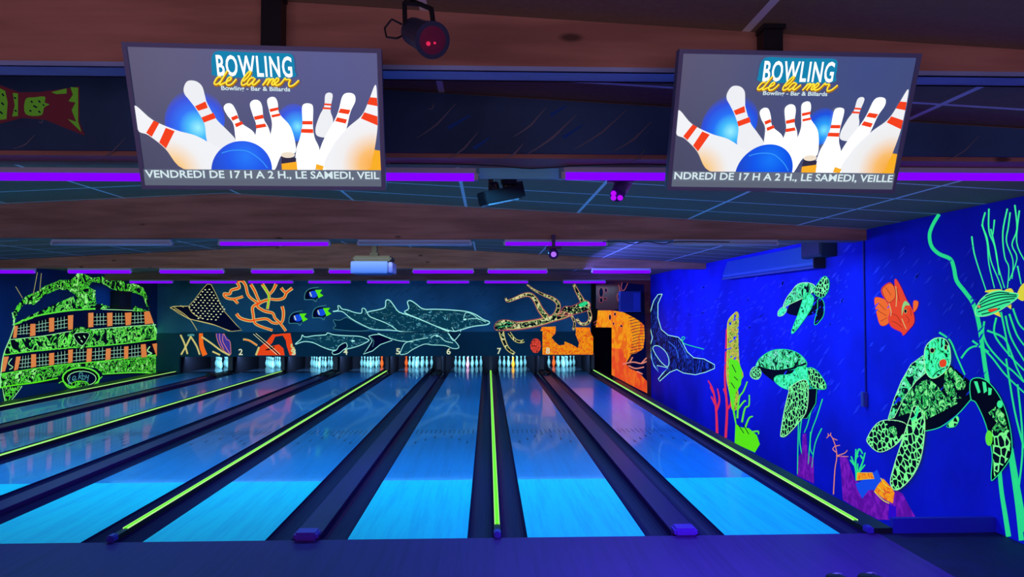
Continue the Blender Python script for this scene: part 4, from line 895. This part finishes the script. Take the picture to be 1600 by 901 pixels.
S_b2 = radial('screen_blue_ball_right', bx2 + .008, bz2 - .02, .10, [(0, lin(120, 230, 255)), (.25, lin(40, 160, 250)), (.6, lin(20, 80, 225)), (1, BG)])
S_b3 = radial('screen_blue_ball_front', bx3 + .02, bz3 + .05, .13, [(0, lin(10, 120, 250)), (.5, lin(0, 85, 235)), (1, lin(20, 70, 200))])
S_flame = radial('screen_amber_floor', *local((1420, 720)), .17, [(0, lin(250, 165, 25)), (.35, lin(250, 190, 110)), (.75, lin(240, 238, 238)), (1, lin(240, 242, 246))])
S_flamel = radial('screen_amber_rim', *local((300, 760)), .14, [(0, lin(250, 170, 40)), (.35, lin(250, 205, 140)), (.85, lin(240, 240, 242)), (1, lin(240, 242, 246))])
PINS = [([(1140, 340), (1155, 324), (1175, 326), (1182, 345), (1170, 420), (1185, 480), (1165, 562), (1100, 562), (1088, 520), (1110, 450), (1135, 400)], [[(1137, 382), (1176, 385), (1174, 395), (1134, 392)], [(1130, 403), (1173, 406), (1172, 416), (1126, 414)]], S_pin),
        ([(1235, 345), (1262, 324), (1300, 332), (1307, 370), (1280, 430), (1255, 530), (1210, 640), (1155, 742), (1090, 742), (1125, 600), (1190, 480), (1215, 420)], [[(1225, 410), (1281, 418), (1270, 442), (1213, 433)], [(1207, 458), (1262, 470), (1254, 493), (1196, 480)]], S_white),
        ([(1418, 278), (1428, 350), (1430, 500), (1415, 620), (1400, 680), (1370, 744), (1145, 744), (1180, 620), (1260, 520), (1340, 450), (1380, 370)], [[(1388, 347), (1427, 350), (1430, 396), (1373, 386)], [(1357, 430), (1430, 452), (1430, 502), (1338, 464)]], S_flame),
        ([(822, 370), (840, 350), (865, 352), (880, 380), (890, 440), (950, 510), (978, 600), (975, 655), (905, 665), (865, 742), (840, 600), (850, 500), (835, 430)], [[(834, 415), (882, 405), (886, 420), (840, 432)], [(845, 448), (893, 438), (896, 452), (850, 462)]], S_white),
        ([(728, 390), (748, 366), (778, 370), (795, 400), (805, 470), (840, 545), (870, 742), (780, 742), (758, 600), (765, 510), (745, 450)], [[(750, 457), (799, 445), (805, 466), (757, 476)], [(760, 503), (812, 494), (822, 512), (766, 522)]], S_white),
        ([(585, 410), (600, 387), (630, 390), (655, 430), (680, 490), (755, 548), (765, 640), (680, 620), (655, 590), (640, 500), (605, 450)], [[(625, 462), (658, 448), (667, 466), (635, 481)], [(646, 497), (684, 482), (694, 498), (655, 516)]], S_white),
        ([(365, 300), (385, 264), (430, 264), (465, 292), (482, 345), (495, 385), (545, 470), (605, 530), (655, 588), (640, 640), (540, 640), (497, 590), (482, 500), (440, 425), (398, 370), (370, 335)], [[(428, 402), (485, 375), (499, 410), (447, 427)], [(464, 463), (530, 437), (544, 466), (479, 491)]], S_pin),
        ([(97, 400), (200, 478), (330, 533), (430, 560), (510, 600), (590, 650), (570, 742), (372, 742), (270, 632), (180, 562), (118, 530)], [[(205, 481), (236, 495), (197, 570), (166, 548)], [(272, 520), (321, 538), (276, 632), (238, 600)]], S_flamel),
        ([(1015, 410), (1028, 385), (1062, 385), (1076, 408), (1075, 500), (1085, 570), (1112, 640), (1092, 742), (988, 742), (985, 640), (1005, 570), (1018, 500)], [[(1018, 479), (1073, 479), (1073, 498), (1017, 498)], [(1012, 522), (1076, 523), (1078, 545), (1011, 543)]], S_white)]
M_bezel = mat('screen_bezel', (0.12, 0.14, 0.3), 0.5)
def screen(c, tilt, yaw, roll, label, ticker, mount):
    ax = Vector((math.cos(yaw), math.sin(yaw), 0)); n = Vector((-math.sin(yaw), math.cos(yaw), 0)); up = Vector((0, 0, 1)) * math.cos(tilt) - n * math.sin(tilt)
    a2 = ax * math.cos(roll) + up * math.sin(roll); up = up * math.cos(roll) - ax * math.sin(roll); ax = a2; nn = up.cross(ax)
    t = bpy.data.objects.new('hanging_screen', None); C.objects.link(t); t.empty_display_size = .1
    t.matrix_world = Matrix(((ax.x, nn.x, up.x, c[0]), (ax.y, nn.y, up.y, c[1]), (ax.z, nn.z, up.z, c[2]), (0, 0, 0, 1)))
    if nn.y < 0: t.matrix_world = Matrix(((ax.x, -nn.x, up.x, c[0]), (ax.y, -nn.y, up.y, c[1]), (ax.z, -nn.z, up.z, c[2]), (0, 0, 0, 1)))
    tag(t, label, 'television screen', 'screens hanging over the approach')
    bm = bmesh.new(); W2, H2 = .9 / 2, .52 / 2
    box(bm, -W2, W2, 0.004, .045, -H2, H2); bevel(bm, .006); box(bm, -.3, .3, .045, .075, -.17, .17)
    obj('housing', bm, M_bezel, t)
    obj('bezel', B((-W2, W2, -.006, .004, SH / 2, H2), (-W2, W2, -.006, .004, -H2, -SH / 2), (-W2, -SW / 2, -.006, .004, -SH / 2, SH / 2), (SW / 2, W2, -.006, .004, -SH / 2, SH / 2)), M_bezel, t)
    s = Screen(); s.fill([(-SW / 2, -SH / 2), (SW / 2, -SH / 2), (SW / 2, SH / 2), (-SW / 2, SH / 2)], S_bg, raw=True)
    s.fill(circ(425, 480, 165, 175), S_b1); s.fill(circ(965, 490, 92, 105), S_b2)
    s.fill([(1408, 635), (1442, 640), (1447, 748), (1360, 748)], S_amber)
    for p, st, mm in PINS:
        s.fill(p, mm, smooth=True)
        for q in st: s.fill(q, S_red)
    s.fill([(905, 670), (985, 680), (985, 712), (905, 716)], S_dk); s.fill([(905, 712), (988, 700), (992, 745), (908, 745)], S_amber); s.fill(circ(940, 664, 38, 16), S_cream); s.fill([(1095, 712), (1136, 724), (1130, 745), (1090, 742)], S_amber)
    s.fill(circ(690, 745, 165, 156, 0, PI), S_b3)
    s.fill([(500, 680), (560, 650), (540, 744), (430, 744)], S_pin, True) if False else None
    s.line([(580, 655), (640, 640), (720, 645), (790, 690), (830, 735)], 5, sglow('screen_shine', lin(60, 160, 255)) if 'screen_shine' not in bpy.data.materials else bpy.data.materials['screen_shine'])
    # ticker band
    s.fill([(158, 744), (1447, 744), (1450, 800), (165, 800)], S_grey); s.fill([(165, 800), (1450, 800), (1452, 832), (170, 830)], S_greylow)
    # logo ground
    s.fill([(545, 98), (640, 100), (760, 103), (880, 105), (945, 108), (968, 130), (975, 200), (965, 240), (740, 245), (540, 235), (520, 200), (518, 130)], S_teal, True)
    # script lettering strokes (view 320,70 scale 10 -> tracing view)
    def S2(P): return [((320 + a / 10 - 180) * 3.466, (70 + b / 10 - 50) * 3.465) for a, b in P]
    script = [[(250, 490), (190, 500), (140, 590), (180, 610), (240, 560), (290, 480), (345, 390)], [(290, 480), (230, 590), (240, 615), (290, 590), (350, 560)], [(350, 560), (400, 530), (400, 490), (360, 510), (330, 570), (350, 620), (420, 600), (490, 520)],
              [(600, 560), (680, 480), (715, 410), (680, 410), (590, 530), (570, 600), (600, 620), (650, 590)], [(770, 500), (710, 510), (660, 590), (690, 615), (750, 560), (790, 510)], [(780, 520), (745, 590), (760, 615), (800, 590), (860, 530)],
              [(975, 510), (940, 570), (905, 620)], [(930, 590), (990, 520), (1020, 520), (990, 590), (975, 620)], [(990, 590), (1050, 520), (1080, 525), (1050, 590), (1060, 618)], [(1060, 618), (1130, 570), (1160, 520), (1130, 505), (1095, 560), (1110, 615), (1180, 600), (1240, 530)],
              [(1240, 530), (1265, 500), (1270, 525), (1340, 525), (1320, 580), (1330, 630), (1400, 610), (1480, 535)]]
    y0 = s.n
    word = glyphs('BOWLING', *[abs(q) for q in (local((955, 170))[0] - local((540, 170))[0], local((700, 120))[1] - local((700, 238))[1])], S_white, (local((541, 0))[0] - .0 if False else local((545, 180))[0], -.0003 * (y0 + 2), local((740, 238))[1]), (0, 0, 0), 'title_lettering', t, .018, space=1.12)
    s.n += 3
    for st in script: s.line([(a + 3, b + 5) for a, b in S2(st)], 15, S_brown)
    s.n += 1
    for st in script: s.line(S2(st), 8.5, S_yel)
    z = -.0003 * (s.n + 2)
    a = local((575, 318)); b_ = local((950, 296))
    glyphs('Bowling - Bar & Billards', b_[0] - a[0], abs(b_[1] - a[1]) * 1.15, S_tick, (a[0], z, a[1] - .001), (0, 0, 0), 'subtitle_lettering', t, .02)
    a = local((163, 796)); b_ = local((1446, 752))
    glyphs(ticker, SW * .985, abs(b_[1] - a[1]), S_tick, (-SW / 2 * .985, z, a[1]), (0, 0, 0), 'ticker_lettering', t, .02)
    me = bpy.data.meshes.new('screen_picture'); s.bm.to_mesh(me); s.bm.free()
    for mm in s.mats: me.materials.append(mm)
    o = bpy.data.objects.new('screen_picture', me); C.objects.link(o); o.parent = t
    # pole and bracket up to the ceiling, in world space
    inv = t.matrix_world.inverted(); p = at_y(*mount, -3.46)
    bm = bmesh.new(); box(bm, p.x - .04, p.x + .04, -3.5, -3.43, 2.72, zc(p.x) - .002); box(bm, p.x - .045, p.x + .045, -3.52, -3.43, zc(p.x) - .02, zc(p.x) - .002); box(bm, p.x - .12, p.x + .12, -3.60, -3.44, 2.66, 2.80)
    o = obj('ceiling_pole', bm, M_black, t); o.matrix_parent_inverse = Matrix.Identity(4); o.matrix_basis = inv
screen((-.927, -3.691, 2.74), .346, .079, .014, 'television screen showing bowling pins, its ticker starting with a cut letter, hanging above left lanes', 'VENDREDI DE 17 H A 2 H., LE SAMEDI, VEIL', (428, 45))
screen((1.062, -3.696, 2.741), .363, -.011, -.010, 'television screen showing bowling pins, hanging toward the sea turtle wall', 'NDREDI DE 17 H A 2 H., LE SAMEDI, VEILLE', (1202, 50))

# ------------------------------------------------------------------ lamps and effect projectors
# red spot lamp
t = empty('spot_lamp', at_y(655, 8, -3.93)); tag(t, 'black spot lamp with a red lens hanging in front of the near beam', 'spot lamp')
o0 = t.location.copy(); L3 = lambda u, v, y: at_y(u, v, y) - o0
pl, pr = L3(676, 63, -4.02), L3(640, 46, -3.82); d = (pl - pr).normalized()
bm = bmesh.new(); cyl(bm, pr, pr + d * .05, .030, 20, r2=.047); cyl(bm, pr + d * .05, pl - d * .07, .047, 20, r2=.05); cyl(bm, pl - d * .075, pl, .052, 24, r2=.060)
obj('body', bm, mat('lamp_black', (.03, .04, .10), .4), t)
bm = bmesh.new(); lathe(bm, [(.0, .006), (.03, .005), (.045, 0), (.045, -.004)], 24, axis_mat(pl + d * .001, pl + d), cap=False)
obj('red_lens', bm, glow('lens_red', lin(60, 18, 50), .35, base=(.12, .01, .03)), t)
bm = bmesh.new()
for u, v, r in ((669, 68, .007), (679, 67, .004), (661, 50, .006)): q = L3(u, v, -4.03); cyl(bm, q, q + d * .004, r, 10)
obj('lens_glints', bm, glow('glint_red', lin(230, 40, 90), .9), t)
bm = bmesh.new(); tube(bm, [L3(633, 40, -3.90), L3(632, 4, -3.90)], .009); tube(bm, [L3(632, 4, -3.9), L3(655, 6, -3.92), L3(674, 14, -3.97), L3(677, 36, -3.99)], .009); q = L3(645, 2, -3.92)
cyl(bm, q, (q.x, q.y, zc(0) - .004 - o0.z), .010)
obj('yoke', bm, M_black, t)
bm = bmesh.new(); tube(bm, [L3(*p) for p in ((628, 38, -3.82), (612, 30, -3.84), (601, 44, -3.84), (604, 58, -3.84), (620, 60, -3.83), (632, 54, -3.82))], .0035); obj('cable_loop', bm, M_black, t)

# scanner projector under the second beam
t = empty('effect_projector', at_y(786, 258, -2.0)); tag(t, 'black effect projector with a pale blue underside hanging below the middle of the near ceiling', 'light projector')
o0 = t.location.copy(); Y0 = -2.0; c = at_y(784, 306, Y0) - o0; R3 = Matrix.Translation(c) @ Matrix.Rotation(math.radians(28), 4, 'Z') @ Matrix.Rotation(math.radians(-14), 4, 'Y')
bm = bmesh.new(); box(bm, -.145, .125, -.05, .05, -.035, .045, 0, R3); bevel(bm, .006); box(bm, .10, .145, -.04, .04, -.03, .065, 0, R3); obj('body', bm, M_black, t)
bm = bmesh.new(); box(bm, -.13, .09, -.046, .046, -.043, -.035, 0, R3); obj('vented_underside', bm, mat('projector_underside', (.25, .65, .95), .4, noise=.4, nscale=40), t)
bm = bmesh.new()
for x in (-.03, .045): cyl(bm, R3 @ Vector((x, 0, .04)), R3 @ Vector((x, 0, .085)), .022, 14)
cyl(bm, R3 @ Vector((.02, -.02, .09)), R3 @ Vector((.1, -.02, .07)), .028, 14); tube(bm, [R3 @ Vector(p) for p in ((-.07, -.04, .05), (-.09, -.04, .08), (-.04, -.04, .085))], .008); obj('motor_parts', bm, M_black, t)
bm = bmesh.new(); a = at_y(767, 266, Y0) - o0; b = at_y(793, 266, Y0) - o0; box(bm, a.x - .015, a.x + .015, -.012, .012, c.z, a.z); box(bm, a.x, b.x, -.012, .012, a.z - .004, a.z + .004); box(bm, b.x - .004, b.x + .004, -.012, .012, c.z + .04, b.z); box(bm, a.x + .04, a.x + .06, -.012, .012, a.z, 2.897 - o0.z + .4)
obj('hanger', bm, M_black, t)
# pale card under the beam
a, b = at_y(749, 263, -2.045), at_y(873, 280, -2.045)
tag(obj('ceiling_card', B((a.x, b.x, -2.05, -2.04, b.z, a.z + .03)), mat('pale_blue_card', (.2, .8, 1.0), .7)), 'pale blue rectangular card under the near beam behind the effect projector', 'card')
# violet spot
t = empty('violet_spot', at_y(968, 290, -1.9)); tag(t, 'violet glowing spot lamp under the near beam, left of the turtle side screen', 'spot lamp')
o0 = t.location.copy(); p0, p1 = at_y(972, 290, -1.86) - o0, at_y(964, 305, -1.96) - o0; d = (p1 - p0).normalized()
bm = bmesh.new(); cyl(bm, p0 - d * .06, p1, .055, 20, r2=.045); cyl(bm, (0, .04, .02), (0, .04, zc(o0.x) - .003 - o0.z), .012, 8); box(bm, -.075, .085, -.03, .03, .02, .04); obj('body', bm, mat('violet_lamp_body', (.05, .01, .12), .4), t)
bm = bmesh.new()
for s in (-1, 1):
    for k in (-1, 1): q = p1 + Vector((s * .021, 0, k * .014)); cyl(bm, q, q + d * .008, .017, 12)
obj('glowing_lenses', bm, glow('violet_led', lin(170, 10, 255), 1.3), t)
# small violet spot on the middle row
t = empty('violet_spot', at_y(865, 388, 2.0)); tag(t, 'small dark lamp with a violet lens below the middle row of tubes', 'spot lamp')
o0 = t.location.copy(); bm = bmesh.new(); p = at_y(865, 397, 1.95) - o0; cyl(bm, p + Vector((0, .12, .05)), p, .05, 16, r2=.062); box(bm, -.02, .02, -.01, .02, .0, 2.93 - o0.z); box(bm, -.02, .02, .02, .098, 2.90 - o0.z, 2.93 - o0.z); box(bm, -.09, .09, -.02, .02, -.01, .025); obj('body', bm, mat('violet_lamp_body_small', (.05, .01, .12), .4), t)
bm = bmesh.new(); cyl(bm, p, p + Vector((0, -.012, -.004)), .032, 16); obj('glowing_lens', bm, glow('violet_lens', lin(180, 110, 255), 1.0), t)
# grey blue projector hanging further back
Y0 = 2.9; t = empty('effect_projector', at_y(582, 382, Y0)); tag(t, 'grey blue boxy projector hanging from the ceiling above the dolphin paintings', 'light projector')
o0 = t.location.copy(); a, b = at_y(548, 408, Y0) - o0, at_y(606, 427, Y0) - o0
obj('body', B((a.x, b.x, -.02, .45, b.z, a.z), bev=.01), mat('projector_grey_blue', (.06, .13, .42), .5), t)
e = at_y(613, 427, Y0) - o0; obj('lens_end', B((b.x + .002, e.x, .0, .42, b.z + .01, a.z - .01), bev=.01), mat('projector_end', (.10, .12, .5), .3), t)
a2, b2 = at_y(551, 399, Y0) - o0, at_y(611, 408, Y0) - o0; obj('top_cover', B((a2.x, b2.x, .0, .4, b2.z + .002, a2.z), bev=.02), M_black, t)
p = at_y(583, 400, Y0) - o0; bm = bmesh.new(); box(bm, p.x - .035, p.x + .03, .1, .18, p.z - .01, zc(o0.x) - .003 - o0.z); box(bm, p.x - .055, p.x + .05, .08, .2, p.z - .02, p.z + .05); obj('hanger', bm, M_black, t)

# cables sagging along the beams
def cable(name, pts, r, label):
    bm = bmesh.new(); q = crom(pts, False, 4); P3 = [at_y(u, v, y) for u, v, y in q]; tube(bm, P3, r, 5)
    tag(obj(name, bm, M_black), label, 'cable')
cable('cable', [(610, 255, -2.40), (700, 256, -2.40), (780, 259, -2.40), (830, 263, -2.40), (900, 259, -2.40), (980, 256, -2.40), (1045, 257, -2.40)], .004, 'thin black cable sagging along the lower edge of the painted board')
cable('cable', [(942, 377.5, 2.06), (970, 377, 2.06), (990, 381, 2.06), (1010, 377, 2.06), (1035, 381, 2.06), (1060, 377, 2.06), (1140, 378, 2.06)], .006, 'thin wavy cable under the wooden beam right of the lit tube')

# ------------------------------------------------------------------ things on the side walls
# long fitting on the right wall
pa, pb = at_x(1131, 433, XR - .12), at_x(1284, 411, XR - .12); pc = at_x(1131, 421, XR - .12)
t = empty('wall_light_fitting', (XR, (pa.y + pb.y) / 2, pa.z)); tag(t, 'long unlit grey blue light fitting mounted high on the sea wall', 'light fitting')
o0 = t.location.copy(); y0, y1 = min(pa.y, pb.y) - o0.y + .16, max(pa.y, pb.y) - o0.y; z0 = -.02; z1 = .30
bm = bmesh.new()
vs = [(-.004, z1), (-.004, z0 + .04), (-.12, z0), (-.14, z0 + .02), (-.14, z0 + .06), (-.05, z1)]
A_ = [bm.verts.new((x, y0, z)) for x, z in vs]; B_ = [bm.verts.new((x, y1, z)) for x, z in vs]; bm.faces.new(A_); bm.faces.new(B_[::-1])
for i in range(6): bm.faces.new((A_[i], A_[(i + 1) % 6], B_[(i + 1) % 6], B_[i]))
obj('tray', bm, mat('fitting_grey_blue', (.04, .16, .6), .5), t)
obj('lower_rail', B((-.16, -.12, y0, y1, z0 - .03, z0)), mat('fitting_rail', (.02, .05, .3), .4), t)
obj('end_bracket', B((-.17, -.004, y0 - .03, y0, z0 - .03, z1)), M_black, t)
# dark loudspeaker by the beam
a, b = at_x(1268, 377, XR - .02), at_x(1312, 399, XR - .02)
ym = (a.y + b.y) / 2; t = empty('loudspeaker', (XR, ym, (a.z + b.z) / 2)); tag(t, 'dark square loudspeaker fixed under the wooden beam above the smallest turtle', 'loudspeaker')
hy = abs(a.y - b.y) / 2 * .75; hz = abs(a.z - b.z) / 2
obj('cabinet', B((-.22, -.004, -hy, hy, -hz, hz), bev=.01), mat('speaker_dark_blue', (.004, .02, .06), .6), t)
obj('front_grille', B((-.23, -.221, -hy + .03, hy - .03, -hz + .03, hz - .03)), M_black, t)
# conduit and switch
a, b = at_x(1356, 376, XR), at_x(1354, 612, XR)
t = empty('pull_switch', (XR, b.y, b.z)); tag(t, 'small grey wall switch on a thin vertical conduit between clownfish and domed turtle', 'switch')
obj('conduit', B((-.016, -.002, -.012, .012, 0, zc(XR) - b.z - .01)), mat('conduit_dark', (.008, .012, .28), .6), t)
c = at_x(1354, 635, XR); obj('switch_box', B((-.06, -.002, -.035, .035, c.z - b.z, .0), bev=.008), mat('switch_grey', (.10, .10, .4), .4), t)
# blue cabinet in the far corner
a, b = at_y(969, 455, YB - .3), at_y(1001, 487, YB - .3)
t = empty('wall_cabinet', (a.x, YB, b.z)); tag(t, 'dark blue box mounted in the far corner above the orange fan coral', 'wall cabinet')
w = b.x - a.x; h = a.z - b.z
obj('body', B((0, w, -.36, -.022, 0, h), bev=.01), mat('cabinet_blue', (.01, .04, .28), .5), t)
obj('side_panel', B((w * .62, w * .95, -.375, -.362, .05, h - .05)), mat('cabinet_side_blue', (.02, .06, .45), .5), t)
obj('bottom_lip', B((.01, w - .01, -.372, -.361, .0, .03)), mat('cabinet_lip', (.04, .1, .5), .5), t)
cable('cable', [(972, 486, YB - .03), (990, 495, YB - .03), (1004, 504, YB - .03)], .012, 'short slanting dark cable across the orange fan coral below the blue box')
# speaker over the ship
a, b = at_x(175, 454, XL + .05), at_x(194, 482, XL + .05)
t = empty('loudspeaker', (XL, (a.y + b.y) / 2, b.z)); tag(t, 'black loudspeaker on the ship painting just above the red window posts', 'loudspeaker')
hy = abs(a.y - b.y) / 2; obj('cabinet', B((.004, .25, -hy, hy, 0, a.z - b.z), bev=.01), M_black, t)
obj('front_grille', B((.251, .262, -hy + .05, hy - .05, .04, a.z - b.z - .04)), mat('grille_dark', (.01, .01, .03), .8), t)

# ------------------------------------------------------------------ shoes on the approach
M_shoe = mat('shoe_black_leather', (.003, .003, .010), .45, spec=.2); M_sole = mat('shoe_sole', (.02, .02, .03), .6); M_lace = mat('shoe_lace', (.25, .25, .4), .6)
def shoe(u, label, mirror):
    d = 5.22; y = CY + d; p = at_y(u, 890, y); L = .29
    t = empty('shoe', (p.x, y - .05, 0)); tag(t, label, 'shoe', 'pair of shoes on the approach')
    S_ = [(-L, .028, .09, 0), (-L + .03, .036, .095, 0), (-.20, .038, .105, 0), (-.13, .042, .09, .003), (-.07, .050, .072, .006), (-.02, .050, .058, .006), (.02, .043, .046, .004), (.045, .025, .030, 0), (.052, .006, .018, 0)]
    bm = bmesh.new(); R_ = []
    for yy, w, h, ox in S_:
        R_.append([bm.verts.new((ox * mirror + w * math.cos(a), yy, .016 + max(0, math.sin(a)) ** .75 * h if math.sin(a) > 0 else .016)) for a in [2 * PI * k / 20 for k in range(20)]])
    for a, b in zip(R_, R_[1:]):
        for k in range(20): bm.faces.new((a[k], a[(k + 1) % 20], b[(k + 1) % 20], b[k]))
    bm.faces.new(R_[0]); bm.faces.new(R_[-1][::-1]); obj('upper', bm, M_shoe, t, smooth=True)
    bm = bmesh.new(); lo = []; hi = []
    out = [(ox * mirror + s * (w + .004), yy) for s in (1,) for yy, w, h, ox in S_] + [(ox * mirror - (w + .004), yy) for yy, w, h, ox in S_[::-1]]
    a = [bm.verts.new((x, yy, .001)) for x, yy in out]; b = [bm.verts.new((x, yy, .018)) for x, yy in out]; bm.faces.new(a); bm.faces.new(b[::-1])
    for i in range(len(a)): bm.faces.new((a[i], a[(i + 1) % len(a)], b[(i + 1) % len(a)], b[i]))
    obj('sole', bm, M_sole, t)
    for i in range(3):
        yy = -.12 + i * .025; bm = bmesh.new(); tube(bm, [(-.022, yy, .106 - i * .008), (0, yy + .006, .112 - i * .008), (.022, yy, .106 - i * .008)], .003); obj('lace', bm, M_lace, t)
shoe(1294, 'dark shoe at the bottom picture edge on the approach, nearer the lane cap', 1)
shoe(1345, 'dark shoe at the bottom picture edge on the approach, nearer the turtle wall', -1)
